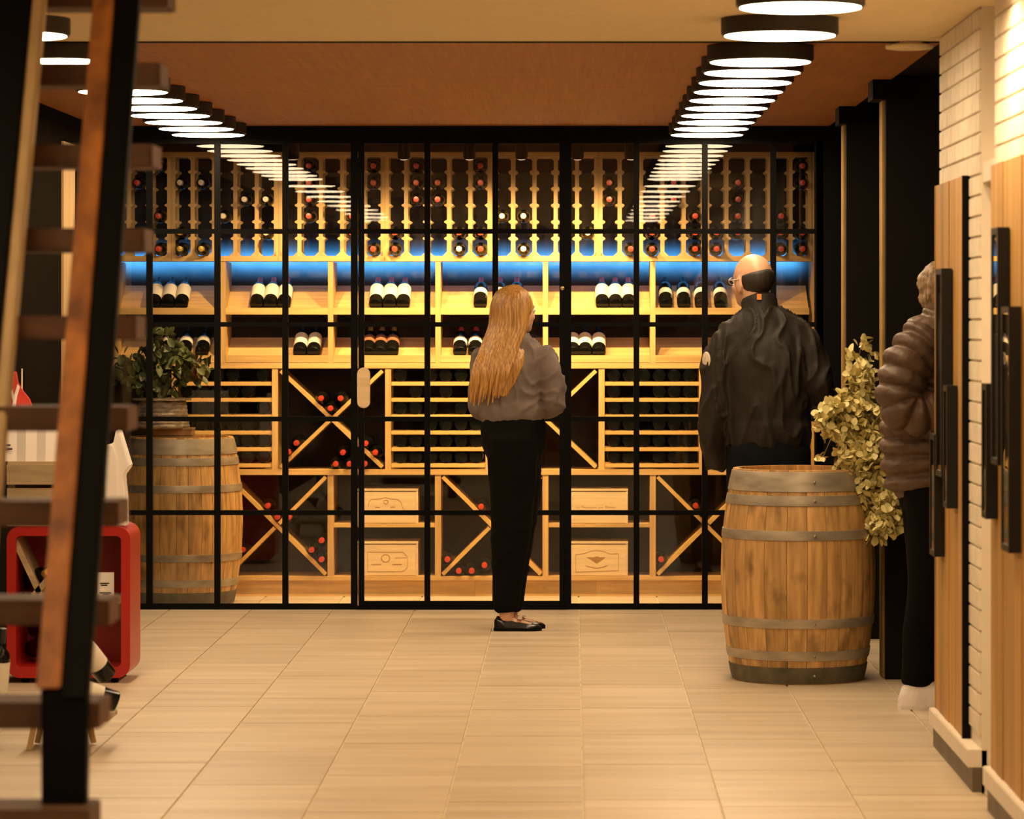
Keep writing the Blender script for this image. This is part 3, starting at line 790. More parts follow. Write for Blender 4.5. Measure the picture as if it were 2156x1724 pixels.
#=SECTION plants
# ---------------------------------------------------------------- leafy branches
def leaf_mesh(name, L, W, m):
    v = [(0,0,0), (W*0.38, L*0.25, 0.10*L), (W*0.5, L*0.55, 0.12*L), (W*0.3, L*0.85, 0.08*L), (0, L, 0.02*L),
         (-W*0.3, L*0.85, 0.08*L), (-W*0.5, L*0.55, 0.12*L), (-W*0.38, L*0.25, 0.10*L), (0, L*0.5, 0.0)]
    f = [(0,1,8), (1,2,8), (2,3,8), (3,4,8), (4,5,8), (5,6,8), (6,7,8), (7,0,8)]
    me = bpy.data.meshes.new(name); me.from_pydata(v, [], f); me.materials.append(m)
    for p in me.polygons: p.use_smooth = True
    return me
def leaf_material(name, c1, c2):
    m = mat(name, c1, 0.5, 0, 0.2, 6, col2=c2, rnd=0.3)
    b = m.node_tree.nodes['Principled BSDF']
    b.inputs['Transmission Weight'].default_value = 0.0
    return m
def rand_rot(rng): return Matrix.Rotation(rng.uniform(0, 6.28), 4, 'Z') @ Matrix.Rotation(rng.uniform(-1.4, 1.4), 4, 'X') @ Matrix.Rotation(rng.uniform(-1.2, 1.2), 4, 'Y')
def foliage(plant, clusters, mesh, n_obj, n_stuff, m, rng, smin=0.8, smax=1.25):
    """clusters: (x, y, z, rx, ry, rz, weight) in world space; leaves sit in shells of the clusters"""
    tot = sum(c[6] for c in clusters)
    stuff = MB(); loc = plant.location
    base_v = [tuple(v.co) for v in mesh.vertices]; base_f = [tuple(p.vertices) for p in mesh.polygons]
    for i in range(n_obj + n_stuff):
        t = rng.uniform(0, tot)
        for c in clusters:
            t -= c[6]
            if t <= 0: break
        while True:
            d = Vector((rng.uniform(-1, 1), rng.uniform(-1, 1), rng.uniform(-1, 1)))
            if 0.15 < d.length < 1: break
        p = Vector((c[0]+d.x*c[3], c[1]+d.y*c[4], c[2]+d.z*c[5]))
        if i < n_obj and d.y > 0.2: p.y -= 2*d.y*c[4]*0.8
        M = Matrix.Translation(p - loc) @ rand_rot(rng) @ Matrix.Scale(rng.uniform(smin, smax), 4)
        if i < n_obj:
            o = link('leaf', mesh, plant); o.matrix_local = M
        else:
            stuff.add([M @ Vector(q) for q in base_v], base_f)
    o = stuff.obj('inner_leaves', m, plant, True); o['kind'] = 'stuff'
def tube_pts(pts, n):
    out = []
    P = [Vector(p) for p in pts]; P = [P[0]*2-P[1]] + P + [P[-1]*2-P[-2]]
    for i in range(1, len(P)-2):
        for k in range(n):
            t = k/n
            a, b, c, d = P[i-1], P[i], P[i+1], P[i+2]
            out.append(0.5*((2*b) + (c-a)*t + (2*a-5*b+4*c-d)*t*t + (3*b-a-3*c+d)*t**3))
    out.append(P[-2]); return out
def stem(plant, pts, r0, r1, m, name='stem'):
    q = tube_pts(pts, 5); mb = MB(); v = []; f = []; S = 6
    for i, p in enumerate(q):
        t = (q[min(i+1, len(q)-1)] - q[max(i-1, 0)]).normalized()
        a = t.cross(Vector((0.3, 1, 0.2))).normalized(); b = t.cross(a); r = r0 + (r1-r0)*i/(len(q)-1)
        for k in range(S):
            an = 2*math.pi*k/S; v.append(p - plant.location + a*r*math.cos(an) + b*r*math.sin(an))
    for i in range(len(q)-1):
        for k in range(S): f.append((i*S+k, i*S+(k+1) % S, (i+1)*S+(k+1) % S, (i+1)*S+k))
    f.append(tuple(range(S-1, -1, -1))); f.append(tuple(range((len(q)-1)*S, len(q)*S)))
    return mb.add(v, f).obj(name, m, plant, True)
M_LEAFY = leaf_material('pale yellow green leaf', (0.82, 0.71, 0.30), (0.58, 0.49, 0.18))
M_LEAFG = leaf_material('dark green leaf', (0.135, 0.15, 0.04), (0.04, 0.052, 0.013))
M_STEM = mat('brown twig', (0.20, 0.12, 0.05), 0.7)
DP = 14.42
pp = lambda px, py, D=DP: Vector((PX(px, D), D, PZ(py, D)))
base = Vector((PX(1788, 14.5), 14.60, BH-0.026))
vase = thing('vase', 'dark glass vase on the shop-floor barrel hidden by pale leaves', 'vase', tuple(base))
MB().lathe([(0.035, 0), (0.055, 0.01), (0.06, 0.10), (0.035, 0.17), (0.032, 0.20), (0.04, 0.21)], 20).obj('vessel', M_BOTTLE, vase, True)
plant = thing('leafy_branches', 'pale yellow-green leafy branches hanging over the shop-floor barrel', 'plant', tuple(base + Vector((0, 0, 0.12))))
rng = random.Random(5)
cl = []
def C(px, py, rx, rz, w, D=DP, ry=0.09): cl.append((PX(px, D), D, PZ(py, D), rx*D/F, ry, rz*D/F, w))
C(1815, 722, 12, 16, 0.5); C(1793, 755, 12, 14, 0.5); C(1838, 752, 10, 14, 0.4); C(1815, 795, 28, 40, 5); C(1812, 850, 36, 50, 8)
C(1770, 855, 26, 34, 3); C(1742, 872, 18, 22, 1.6); C(1728, 888, 12, 22, 1.2); C(1750, 905, 26, 26, 2.2); C(1805, 910, 50, 50, 10); C(1848, 900, 34, 50, 5, 14.38)
C(1800, 960, 46, 44, 8); C(1843, 960, 34, 60, 6, 14.38); C(1818, 1010, 48, 40, 8); C(1840, 1050, 48, 42, 7); C(1872, 1060, 32, 46, 4, 14.3)
C(1862, 1100, 34, 34, 4, 14.3); C(1845, 1120, 24, 20, 2.2); C(1886, 1105, 18, 30, 1.4, 14.28); C(1727, 967, 8, 10, 0.25); C(1790, 1045, 16, 14, 0.5)
foliage(plant, cl, leaf_mesh('leaf', 0.036, 0.029, M_LEAFY), 285, 2100, M_LEAFY, rng)
b0 = base + Vector((0, 0, 0.16))
for tgt in ((1815, 715), (1790, 760), (1735, 880), (1725, 900), (1845, 860), (1860, 960)):
    stem(plant, [b0, (b0+pp(*tgt))/2 + Vector((0.01, 0.02, 0.06)), pp(*tgt)], 0.004, 0.002, M_STEM)
for tgt in ((1850, 1120), (1890, 1110), (1830, 1050), (1730, 968)):
    t = pp(*tgt)
    stem(plant, [b0, b0 + Vector((0.06, -0.06, 0.07)) if tgt[0] > 1800 else b0 + Vector((-0.05, -0.03, 0.05)), t + Vector((0, 0, 0.1)) if tgt[0] > 1800 else t, t] if tgt[0] > 1800 else [b0, b0 + Vector((-0.05, -0.03, 0.02)), t], 0.004, 0.002, M_STEM)
# cellar plant: basket on a crate, dark leaves
D2 = 18.42
top2 = BH - 0.026
cr_ = thing('wooden_crate', 'small brown wooden crate on the cellar barrel', 'crate', (PX(362, D2), D2, top2))
for k, zz in enumerate((0.0, 0.034)):
    for s in (-1, 1):
        box('slat', mat('brown crate', (0.32, 0.18, 0.07), 0.7, 0, 0.3, 3, (2, 8, 8)), cr_, PX(362, D2)-0.115, PX(362, D2)+0.115, D2+s*0.07-0.006, D2+s*0.07+0.006, top2+zz, top2+zz+0.03)
        box('slat', mat('brown crate', (0.32, 0.18, 0.07)), cr_, PX(362, D2)+s*0.109-0.006, PX(362, D2)+s*0.109+0.006, D2-0.064, D2+0.064, top2+zz, top2+zz+0.03)
box('lid', mat('brown crate', (0.32, 0.18, 0.07)), cr_, PX(362, D2)-0.118, PX(362, D2)+0.118, D2-0.08, D2+0.08, top2+0.064, top2+0.072)
zb = top2 + 0.072
bk = thing('wicker_basket', 'grey-tan woven basket pot holding the cellar plant', 'basket', (PX(340, D2), D2, zb))
prof = []
for k in range(15):
    t = k/14
    prof.append((0.150 - 0.02*t + 0.004*(k % 2), 0.145*t))
prof += [(0.160, 0.148), (0.160, 0.158), (0.14, 0.158)]
MB().lathe(prof, 28).obj('weave', mat('wicker', (0.38, 0.30, 0.21), 0.7, 0, 0.35, 26, (1, 1, 2), 0.4), bk, 'auto')
gp = thing('green_plant', 'dark green leafy plant in the basket on the cellar barrel', 'plant', (PX(340, D2), D2, zb+0.13))
cl = []
def C2(px, py, rx, rz, w): cl.append((PX(px, D2), D2-0.02, PZ(py, D2), rx*D2/F, 0.12, rz*D2/F, w))
C2(340, 780, 80, 50, 10); C2(275, 775, 40, 40, 4); C2(345, 730, 45, 32, 3); C2(400, 770, 40, 30, 3); C2(430, 775, 28, 14, 0.8); C2(300, 800, 50, 30, 3); C2(335, 705, 14, 12, 0.4)
foliage(gp, cl, leaf_mesh('leaf', 0.060, 0.036, M_LEAFG), 220, 220, M_LEAFG, rng)
for tgt in ((340, 715), (270, 770), (300, 740), (400, 760), (440, 778), (370, 735)):
    stem(gp, [Vector((PX(340, D2), D2, zb+0.14)), Vector((PX((340+tgt[0])/2, D2), D2-0.02, PZ(790, D2))), Vector((PX(tgt[0], D2), D2-0.03, PZ(tgt[1], D2)))], 0.005, 0.002, M_STEM)
#=SECTION pictures
# ---------------------------------------------------------------- framed pictures on the oak panels
M_FRAME = mat('black picture frame', (0.008, 0.007, 0.006), 0.4, 0, 0.1, spec=0.3)
M_PIC = mat('brown and gold picture', (0.45, 0.30, 0.12), 0.3, 0, 0.4, 9, (1, 1, 2), col2=(0.03, 0.02, 0.015))
XF = 1.25
def picture(ya, yb, za, zb, label):
    t = thing('picture_frame', label, 'picture', (XP-0.002, ya, za), 'framed pictures on the oak panels')
    fw = 0.02
    xb_ = XP-0.0012
    box('frame_bar', M_FRAME, t, XF, xb_, ya, ya+fw, za, zb); box('frame_bar', M_FRAME, t, XF, xb_, yb-fw, yb, za, zb)
    box('frame_bar', M_FRAME, t, XF, xb_, ya+fw, yb-fw, za, za+fw); box('frame_bar', M_FRAME, t, XF, xb_, ya+fw, yb-fw, zb-fw, zb)
    box('print', M_PIC, t, XF+0.008, XF+0.012, ya+fw, yb-fw, za+fw, zb-fw)
    box('pane', M_GLASS, t, XF+0.003, XF+0.005, ya+fw, yb-fw, za+fw, zb-fw)
picture(11.67, 11.86, 0.981, 1.689, 'tallest black framed picture on the far oak panel')
picture(11.50, 11.62, 0.885, 1.295, 'short black framed picture on the far oak panel beside the end cap')
picture(11.90, 12.06, 0.696, 1.118, 'lowest black framed picture on the far oak panel')
picture(10.13, 10.29, 1.087, 1.788, 'highest black framed picture on the near oak panel')
picture(9.87, 10.05, 0.847, 1.554, 'long low black framed picture on the near oak panel')
picture(10.41, 10.53, 0.913, 1.322, 'short black framed picture on the near oak panel beside the slot')
#=SECTION leftcorner
# ---------------------------------------------------------------- red cabinet, crate and white goods in the left corner
DR = 14.35
M_RED = mat('red lacquer', (0.50, 0.018, 0.010), 0.35, 0, 0.1, 4)
M_WOODC = mat('pale crate wood', (0.56, 0.40, 0.22), 0.65, 0, 0.2, 2, (1.5, 10, 10), rnd=0.1)
x0, x1 = PX(14, DR), PX(274, DR); z0, z1 = 0.022, PZ(1108, DR)
rc = thing('red_cabinet', 'red rounded open display cabinet with bottles beneath the wooden crate', 'cabinet', ((x0+x1)/2, DR, 0))
def rrect(xa, xb, za, zb_, r, n=6):
    pts = []
    for (cx, cz, a0) in ((xb-r, zb_-r, 0), (xa+r, zb_-r, 90), (xa+r, za+r, 180), (xb-r, za+r, 270)):
        for k in range(n+1):
            a = math.radians(a0 + 90*k/n); pts.append((cx + r*math.cos(a), cz + r*math.sin(a)))
    return pts
def ring_prism(outer, inner, y0, y1):
    mb = MB(); n = len(outer)
    v = [(x, y0, z) for x, z in outer] + [(x, y0, z) for x, z in inner] + [(x, y1, z) for x, z in outer] + [(x, y1, z) for x, z in inner]
    f = []
    for i in range(n):
        j = (i+1) % n
        f += [(i, j, n+j, n+i), (2*n+j, 2*n+i, 3*n+i, 3*n+j), (j, i, 2*n+i, 2*n+j), (n+i, n+j, 3*n+j, 3*n+i)]
    return mb.add(v, f)
ox = rc.location.x
ring_prism(rrect(x0-ox, x1-ox, z0, z1, 0.055), rrect(x0-ox+0.038, x1-ox-0.038, z0+0.046, z1-0.040, 0.02), 0, 0.34).obj('shell', M_RED, rc, 'auto')
box('back_panel', M_RED, rc, x0+0.03, x1-0.03, DR+0.32, DR+0.338, z0+0.03, z1-0.03)
for dx in (x0+0.07, x1-0.07):
    for dy in (0.05, 0.29): MB().lathe([(0.016, 0), (0.016, z0+0.002)], 12).obj('foot', M_BLACK, rc, False, (dx-ox, dy, 0))
for (p, q) in (((PX(25, DR), z1-0.045), (PX(86, DR), PZ(1262, DR))), ((PX(62, DR), PZ(1262, DR)), (PX(170, DR), z1-0.06))):
    bar((p[0]-ox, p[1]), (q[0]-ox, q[1]), 0.024, 0.03, 0.24).obj('divider_slat', M_WOODC, rc)
box('inner_shelf', M_WOODC, rc, x0+0.039, x1-0.039, DR+0.02, DR+0.25, PZ(1272, DR), PZ(1258, DR))
# price card
pcx0, pcx1 = PX(203, DR), PX(238, DR)
pc = thing('price_card', 'white price card with dark lettering inside the red cabinet', 'card', ((pcx0+pcx1)/2, DR+0.03, PZ(1258, DR)))
box('card', mat('white card', (0.92, 0.84, 0.76), 0.7), pc, pcx0, pcx1, DR+0.03, DR+0.034, PZ(1258, DR), PZ(1206, DR))
for py, a, b in ((1228, 209, 228), (1232, 211, 224), (1248, 208, 232), (1251, 214, 228)):
    box('lettering', M_BLACK, pc, PX(a, DR), PX(b, DR), DR+0.0285, DR+0.030, PZ(py+2.2, DR), PZ(py, DR))
def lying(px, py, cap, ang, label, D=DR+0.05):
    o = bottle((PX(px, D), D+0.02, PZ(py, D)), (0, 0, 0), cap, label, 'bottles in the red cabinet')
    o.rotation_euler = (math.radians(60), 0, math.radians(ang)); return o
zs_ = PZ(1258, DR)
for i, (px, zz, ang, cap) in enumerate(((45, zs_+0.045, 60, 'gold'), (118, zs_+0.045, 70, 'gold'), (52, z0+0.05+0.045, 75, 'gold'), (60, z0+0.05+0.13, 72, 'gold'))):
    o = bottle((PX(px, DR+0.2)+0.02, DR+0.27, zz), (math.radians(78), 0, math.radians(25)), cap,
               ['gold-foiled bottle behind the tilted slat in the red cabinet', 'gold-foiled bottle beside the tilted slat in the red cabinet',
                'lowest gold-foiled bottle on the red cabinet floor', 'gold-foiled bottle stacked above the red cabinet floor'][i], 'bottles in the red cabinet')
# crate on the cabinet
ct0 = z1
ct = thing('wooden_tray_crate', 'pale plank crate standing on the red cabinet', 'crate', ((x0+x1)/2-0.02, DR, ct0))
cxa, cxb = x0+0.0, PX(212, DR)
box('plank', M_WOODC, ct, cxa, cxb, DR+0.01, DR+0.03, ct0, PZ(1060, DR)); box('plank', M_WOODC, ct, cxa, cxb, DR+0.01, DR+0.03, PZ(1050, DR), PZ(1028, DR))
box('plank', M_WOODC, ct, cxa, cxb, DR+0.0, DR+0.02, PZ(1020, DR), PZ(978, DR))
for xx in (cxa, cxb-0.03): box('corner_post', M_WOODC, ct, xx, xx+0.03, DR+0.031, DR+0.06, ct0, PZ(978, DR))
box('back_plank', M_WOODC, ct, cxa, cxb, DR+0.30, DR+0.32, ct0, PZ(978, DR))
for yy in (DR+0.061,): 
    box('side_plank', M_WOODC, ct, cxa, cxa+0.02, yy, DR+0.30, ct0, PZ(978, DR)); box('side_plank', M_WOODC, ct, cxb-0.02, cxb, yy, DR+0.30, ct0, PZ(978, DR))
box('top_board', M_WOODC, ct, cxa, cxb, DR+0.021, DR+0.32, PZ(978, DR), PZ(972, DR))
zt = PZ(972, DR)
M_PAPER = mat('white paper', (0.93, 0.84, 0.76), 0.8, 0, 0.04, 5, bump=0.1)
wb = thing('paper_bag', 'white folded paper bags standing on the plank crate', 'bag', (PX(65, DR), DR+0.05, zt))
mb = MB()
xs_ = [PX(p, DR) for p in (6, 30, 50, 72, 92, 116)]
v = []; f = []
for k, xx in enumerate(xs_):
    dy = 0.012 if k % 2 else 0.0
    v += [(xx-wb.location.x, dy, 0), (xx-wb.location.x, dy+0.01, PZ(898, DR)-zt), (xx-wb.location.x, 0.12, PZ(898, DR)-zt), (xx-wb.location.x, 0.12, 0)]
for k in range(len(xs_)-1):
    a, b = 4*k, 4*k+4
    f += [(a, b, b+1, a+1), (a+1, b+1, b+2, a+2), (a+2, b+2, b+3, a+3), (a+3, b+3, b, a)]
f += [(0, 1, 2, 3), (4*len(xs_)-1, 4*len(xs_)-2, 4*len(xs_)-3, 4*len(xs_)-4)]
mb.add(v, f).obj('bag', M_PAPER, wb)
for i, (a, b, c) in enumerate(((0, 22, 944), (8, 18, 936))):
    box('printed_mark', mat('violet ink', (0.06, 0.04, 0.07), 0.6), wb, PX(a, DR), PX(b, DR), DR+0.046, DR+0.0495, PZ(c+4, DR), PZ(c, DR))
# white peaked paper bag on the cabinet beside the crate
cl_ = thing('gift_bag', 'white peaked paper bag on the red cabinet beside the crate end', 'bag', (PX(243, DR), DR+0.03, z1))
poly = [(218, 1108), (263, 1108), (262, 1054), (257, 1002), (271, 982), (248, 906), (242, 906), (236, 934), (218, 938)]
MB().prism([(PX(a, DR)-cl_.location.x, PZ(b, DR)-cl_.location.z) for a, b in poly], 0.0, 0.11).obj('bag', M_PAPER, cl_, bevel=0.004)
poly2 = [(221, 1106), (247, 1106), (244, 960), (236, 938), (221, 941)]
MB().prism([(PX(a, DR)-cl_.location.x, PZ(b, DR)-cl_.location.z) for a, b in poly2], -0.010, -0.0002).obj('fold', M_PAPER, cl_, bevel=0.003)
# small red flag with a white cross on a stick
fl = thing('table_flag', 'small red flag with a white cross drooping on a stick', 'flag', (PX(30, DR), DR+0.20, zt))
MB().lathe([(0.03, 0), (0.03, 0.012), (0.004, 0.016)], 16).obj('base', M_WHITE, fl, True)
MB().lathe([(0.003, 0.012), (0.003, PZ(776, DR+0.2)-zt)], 8).obj('stick', M_WHITE, fl)
DFL = DR+0.19
def fpoly(pts, nm, m, y0, y1):
    pts = [(PX(a, DFL)-fl.location.x, PZ(b, DFL)-fl.location.z) for a, b in pts]
    area = sum(pts[i][0]*pts[(i+1) % len(pts)][1]-pts[(i+1) % len(pts)][0]*pts[i][1] for i in range(len(pts)))
    if area < 0: pts.reverse()
    MB().prism(pts, y0, y1).obj(nm, m, fl, bevel=0.0015)
fpoly([(20, 860), (24, 820), (27, 782), (34, 782), (38, 806), (48, 822), (62, 840), (67, 853), (62, 860)], 'flag_cloth', mat('flag red', (0.78, 0.06, 0.035), 0.7), -0.010, 0.004)
fpoly([(25, 858), (29, 835), (35, 815), (37, 808), (42, 815), (36, 835), (33, 858)], 'white_cross', M_PAPER, -0.014, -0.0102)
fpoly([(23, 826), (27, 818), (31, 836), (28, 846)], 'white_cross', M_PAPER, -0.016, -0.0142)
# low stand with two labelled bottles just behind the stair
D3 = 12.2
ls = thing('bottle_stand', 'low wooden stand with splayed legs behind the stair foot', 'stand', (PX(150, D3), D3, 0))
ztop3 = PZ(1500, D3)
box('top', M_WOODC, ls, PX(60, D3), PX(238, D3), D3-0.12, D3+0.12, ztop3-0.02, ztop3, 0.003)
for sxx, xe in ((1, PX(190, D3)), (-1, PX(70, D3))):
    for sy in (-1, 1):
        mb = bar((xe-0.02*sxx-ls.location.x, ztop3-0.02), (xe-ls.location.x, 0.006), 0.018, sy*0.09-0.009, sy*0.09+0.009); mb.obj('leg', M_TRIMW, ls)
def tilt_bottle(px, py, D, rot, label):
    o = bottle((PX(px, D), D, PZ(py, D)), rot, 'black', label, 'labelled bottles on the low stand', 'full'); return o
tilt_bottle(246, 1478, 12.12, (math.radians(16), math.radians(-68), 0), 'dark bottle with white label lying on the low stand')
tilt_bottle(226, 1424, 12.22, (math.radians(25), math.radians(-35), math.radians(6)), 'dark bottle with white label leaning above the lying one')
tilt_bottle(-10, 1495, 12.2, (math.radians(6), math.radians(6), 0), 'bottle with pale label standing at the far end of the low stand')
#=SECTION people
# ---------------------------------------------------------------- people
def ring_tube(pts, radii, ref=(1,0,0), n=6, segs=22, ripple=None):
    """closed tube: smooth centre line, elliptical sections; ripple(s) adds to the radius at arc length s"""
    P = tube_pts(pts, n)
    R = tube_pts([(a, b, 0) for a, b in radii], n)
    ref = Vector(ref); v = []; f = []
    s = 0.0; rings = []
    for i, p in enumerate(P):
        if i: s += (P[i]-P[i-1]).length
        rings.append((p, R[i].x, R[i].y, s))
    T = []
    for i in range(len(P)): T.append((P[min(i+1, len(P)-1)]-P[max(i-1, 0)]).normalized())
    full = []
    # rounded ends
    p, a, b, s0 = rings[0]; m0 = min(a, b)
    for k in (0.3, 0.75): full.append((p - T[0]*m0*0.5*(1-k), a*math.sqrt(1-(1-k)**2), b*math.sqrt(1-(1-k)**2), s0, T[0]))
    for i, (p, a, b, s_) in enumerate(rings): full.append((p, a, b, s_, T[i]))
    p, a, b, s1 = rings[-1]; m1 = min(a, b)
    for k in (0.75, 0.3): full.append((p + T[-1]*m1*0.5*(1-k), a*math.sqrt(1-(1-k)**2), b*math.sqrt(1-(1-k)**2), s1, T[-1]))
    for (p, a, b, s_, t) in full:
        u = (ref - t*ref.dot(t))
        if u.length < 1e-3: u = Vector((0, 1, 0)) - t*t.y
        u.normalize(); w_ = t.cross(u)
        e = ripple(s_) if ripple else 0.0
        for k in range(segs):
            an = 2*math.pi*k/segs
            v.append(p + u*(a+e)*math.cos(an) + w_*(b+e)*math.sin(an))
    for i in range(len(full)-1):
        for k in range(segs): f.append((i*segs+k, i*segs+(k+1) % segs, (i+1)*segs+(k+1) % segs, (i+1)*segs+k))
    f.append(tuple(range(segs-1, -1, -1))); f.append(tuple(range((len(full)-1)*segs, len(full)*segs)))
    return v, f
def ellipsoid(c, r, rotz=0.0, seg=20, rings=12, tilt=0.0):
    v = []; f = []
    M = Matrix.Translation(c) @ Matrix.Rotation(rotz, 4, 'Z') @ Matrix.Rotation(tilt, 4, 'Y')
    for i in range(rings+1):
        ph = math.pi*(0.02 + 0.96*i/rings)
        for k in range(seg):
            th = 2*math.pi*k/seg
            v.append(M @ Vector((r[0]*math.sin(ph)*math.cos(th), r[1]*math.sin(ph)*math.sin(th), -r[2]*math.cos(ph))))
    for i in range(rings):
        for k in range(seg): f.append((i*seg+k, i*seg+(k+1) % seg, (i+1)*seg+(k+1) % seg, (i+1)*seg+k))
    f.append(tuple(range(seg-1, -1, -1))); f.append(tuple(range(rings*seg, (rings+1)*seg)))
    return v, f
def fuse(name, parts, m, parent, voxel=0.01, smooth=4, wrinkle=None, label=None):
    mb = MB()
    for v, f in parts: mb.add(v, f)
    me = bpy.data.meshes.new('tmp'); me.from_pydata(mb.v, [], mb.f); me.update()
    o = link('tmp', me)
    md = o.modifiers.new('r', 'REMESH'); md.mode = 'VOXEL'; md.voxel_size = voxel
    if smooth:
        ms = o.modifiers.new('s', 'SMOOTH'); ms.factor = 0.5; ms.iterations = smooth
    dg = bpy.context.evaluated_depsgraph_get(); dg.update()
    out = bpy.data.meshes.new_from_object(o.evaluated_get(dg))
    bpy.data.objects.remove(o); bpy.data.meshes.remove(me)
    out.name = name
    if wrinkle:
        ns = [v.normal.copy() for v in out.vertices]
        for v, nn in zip(out.vertices, ns): v.co += nn*wrinkle(v.co)
    for p in out.polygons: p.use_smooth = True
    out.materials.clear(); out.materials.append(m)
    q = link(name, out, parent)
    if label: q['label'] = label
    return q
def head_parts(c, yaw, k=1.0, jaw=1.0):
    """facing direction is yaw (0 = +x); c = centre of the skull"""
    R = Matrix.Rotation(yaw, 4, 'Z')
    def P(x, y, z): return Vector(c) + R @ (Vector((x, y, z))*k)
    S = lambda *r: tuple(q*k for q in r)
    out = [ellipsoid(P(-0.010, 0, 0.022), S(0.094, 0.074, 0.092), yaw),
           ellipsoid(P(0.022, 0, -0.045), S(0.062, 0.058, 0.072), yaw),
           ellipsoid(P(0.045, 0, -0.085), S(0.036, 0.036*jaw, 0.026), yaw),
           ellipsoid(P(0.082, 0, -0.020), S(0.020, 0.012, 0.026), yaw, tilt=0.35),
           ellipsoid(P(0.091, 0, -0.033), S(0.012, 0.014, 0.010), yaw),
           ellipsoid(P(0.070, 0, 0.020), S(0.018, 0.048, 0.012), yaw),
           ellipsoid(P(0.076, 0, -0.058), S(0.009, 0.022, 0.007), yaw), ellipsoid(P(0.074, 0, -0.070), S(0.009, 0.019, 0.007), yaw)]
    for s in (-1, 1):
        out += [ellipsoid(P(-0.006, s*0.076, -0.018), S(0.020, 0.009, 0.033), yaw), ellipsoid(P(0.000, s*0.071, -0.045), S(0.010, 0.008, 0.012), yaw),
                ellipsoid(P(0.058, s*0.038, -0.030), S(0.022, 0.018, 0.020), yaw)]
    return out
def eyes(parent, c, yaw, k=1.0):
    R = Matrix.Rotation(yaw, 4, 'Z')
    for s in (-1, 1):
        p = Vector(c) + R @ (Vector((0.073, s*0.031, 0.001))*k)
        v, f = ellipsoid((0, 0, 0), (0.012, 0.012, 0.010), 0, 12, 8)
        e = MB().add(v, f).obj('eye', mat('eye white', (0.75, 0.7, 0.65), 0.2), parent, True, tuple(p))
        v, f = ellipsoid((0, 0, 0), (0.005, 0.006, 0.006), 0, 10, 6)
        MB().add(v, f).obj('iris', mat('iris', (0.06, 0.04, 0.02), 0.2), e, True, tuple(R @ Vector((0.0085, 0, 0))))
def hand_parts(wrist, d, palm_n, side):
    """palm with four unequal bent fingers and a thumb; d = hand direction, palm_n = palm normal, side = thumb side"""
    d = Vector(d).normalized(); pn = Vector(palm_n); pn = (pn - d*pn.dot(d)).normalized(); sd = d.cross(pn)*side
    w0 = Vector(wrist)
    out = [ring_tube([w0 - d*0.02, w0 + d*0.03, w0 + d*0.085], [(0.026, 0.018), (0.036, 0.015), (0.040, 0.013)], sd, 4, 14)]
    for k, (off, ln) in enumerate(((0.030, 0.070), (0.010, 0.080), (-0.010, 0.074), (-0.029, 0.058))):
        b = w0 + d*0.085 + sd*off
        out.append(ring_tube([b - d*0.012, b + d*ln*0.45 + pn*0.008, b + d*ln*0.78 + pn*0.028, b + d*ln*0.85 + pn*0.048], [(0.0088, 0.0088)]*2 + [(0.008, 0.008), (0.007, 0.007)], sd, 4, 10))
    b = w0 + d*0.030 + sd*0.030
    out.append(ring_tube([b, b + sd*0.022 + d*0.028 + pn*0.01, b + sd*0.026 + d*0.060 + pn*0.022], [(0.011, 0.011), (0.010, 0.010), (0.008, 0.008)], pn, 4, 10))
    return out
def shrink(radii, d): return [(max(0.012, a-d), max(0.012, b-d)) for a, b in radii]
def wr(amp, sc, st=(1, 1, 1), seed=0.0, ridge=0.0):
    def fn(co):
        p = Vector((co.x*st[0], co.y*st[1], co.z*st[2]))*sc + Vector((seed, seed*1.7, seed*0.3))
        w0 = noise.noise(p*0.7)
        e = noise.noise(p) + 0.5*noise.noise(p*2.1)
        if ridge:
            q = p + Vector((w0, -w0, w0))*0.8
            e += ridge*((1-abs(noise.noise(q*1.3)))**6 - 0.35)
        return amp*e
    return fn
M_SKIN = mat('skin', (0.62, 0.34, 0.20), 0.5, 0, 0.06, 9)
def shoe(parent, p, yaw, L, W, H, m, sole, name='shoe', heel=None):
    """low shoe with a separate sole; p = middle of the heel on the floor"""
    R = Matrix.Translation(p) @ Matrix.Rotation(yaw, 4, 'Z')
    secs = [(-0.0, 0.55, 0.72), (0.06, 0.80, 1.0), (0.25, 0.86, 0.98), (0.45, 0.86, 0.78), (0.65, 1.0, 0.60), (0.82, 0.95, 0.48), (0.95, 0.62, 0.36), (1.0, 0.25, 0.22)]
    if heel: secs = [(0.0, 0.5, 0.30), (0.05, 0.78, 0.62), (0.15, 0.86, 0.86), (0.30, 0.86, 1.0), (0.42, 0.86, 0.86)] + secs[4:]
    v = []; f = []; S = 12
    for (t, wd, ht) in secs:
        for k in range(S):
            a = math.pi*k/(S-1)
            v.append(R @ Vector((t*L, W/2*wd*math.cos(a), 0.012 + (H*ht-0.012)*max(0, math.sin(a))**0.75)))
    n = len(secs)
    for i in range(n-1):
        for k in range(S-1): f.append((i*S+k, (i+1)*S+k, (i+1)*S+k+1, i*S+k+1))
        f.append((i*S+S-1, (i+1)*S+S-1, (i+1)*S, i*S))
    f.append(tuple(range(0, S))); f.append(tuple(range(n*S-1, (n-1)*S-1, -1)))
    o = MB().add(v, f).obj(name, m, parent, 'auto')
    v = []; f = []
    for z in (0.0, 0.014):
        for (t, wd, ht) in secs: v.append(R @ Vector((t*L*1.01-0.003, W/2*wd*1.05, z)))
        for (t, wd, ht) in reversed(secs): v.append(R @ Vector((t*L*1.01-0.003, -W/2*wd*1.05, z)))
    k = 2*n
    f = [tuple(range(k-1, -1, -1)), tuple(range(k, 2*k))] + [(i, (i+1) % k, k+(i+1) % k, k+i) for i in range(k)]
    MB().add(v, f).obj('sole', sole, o)
    return o

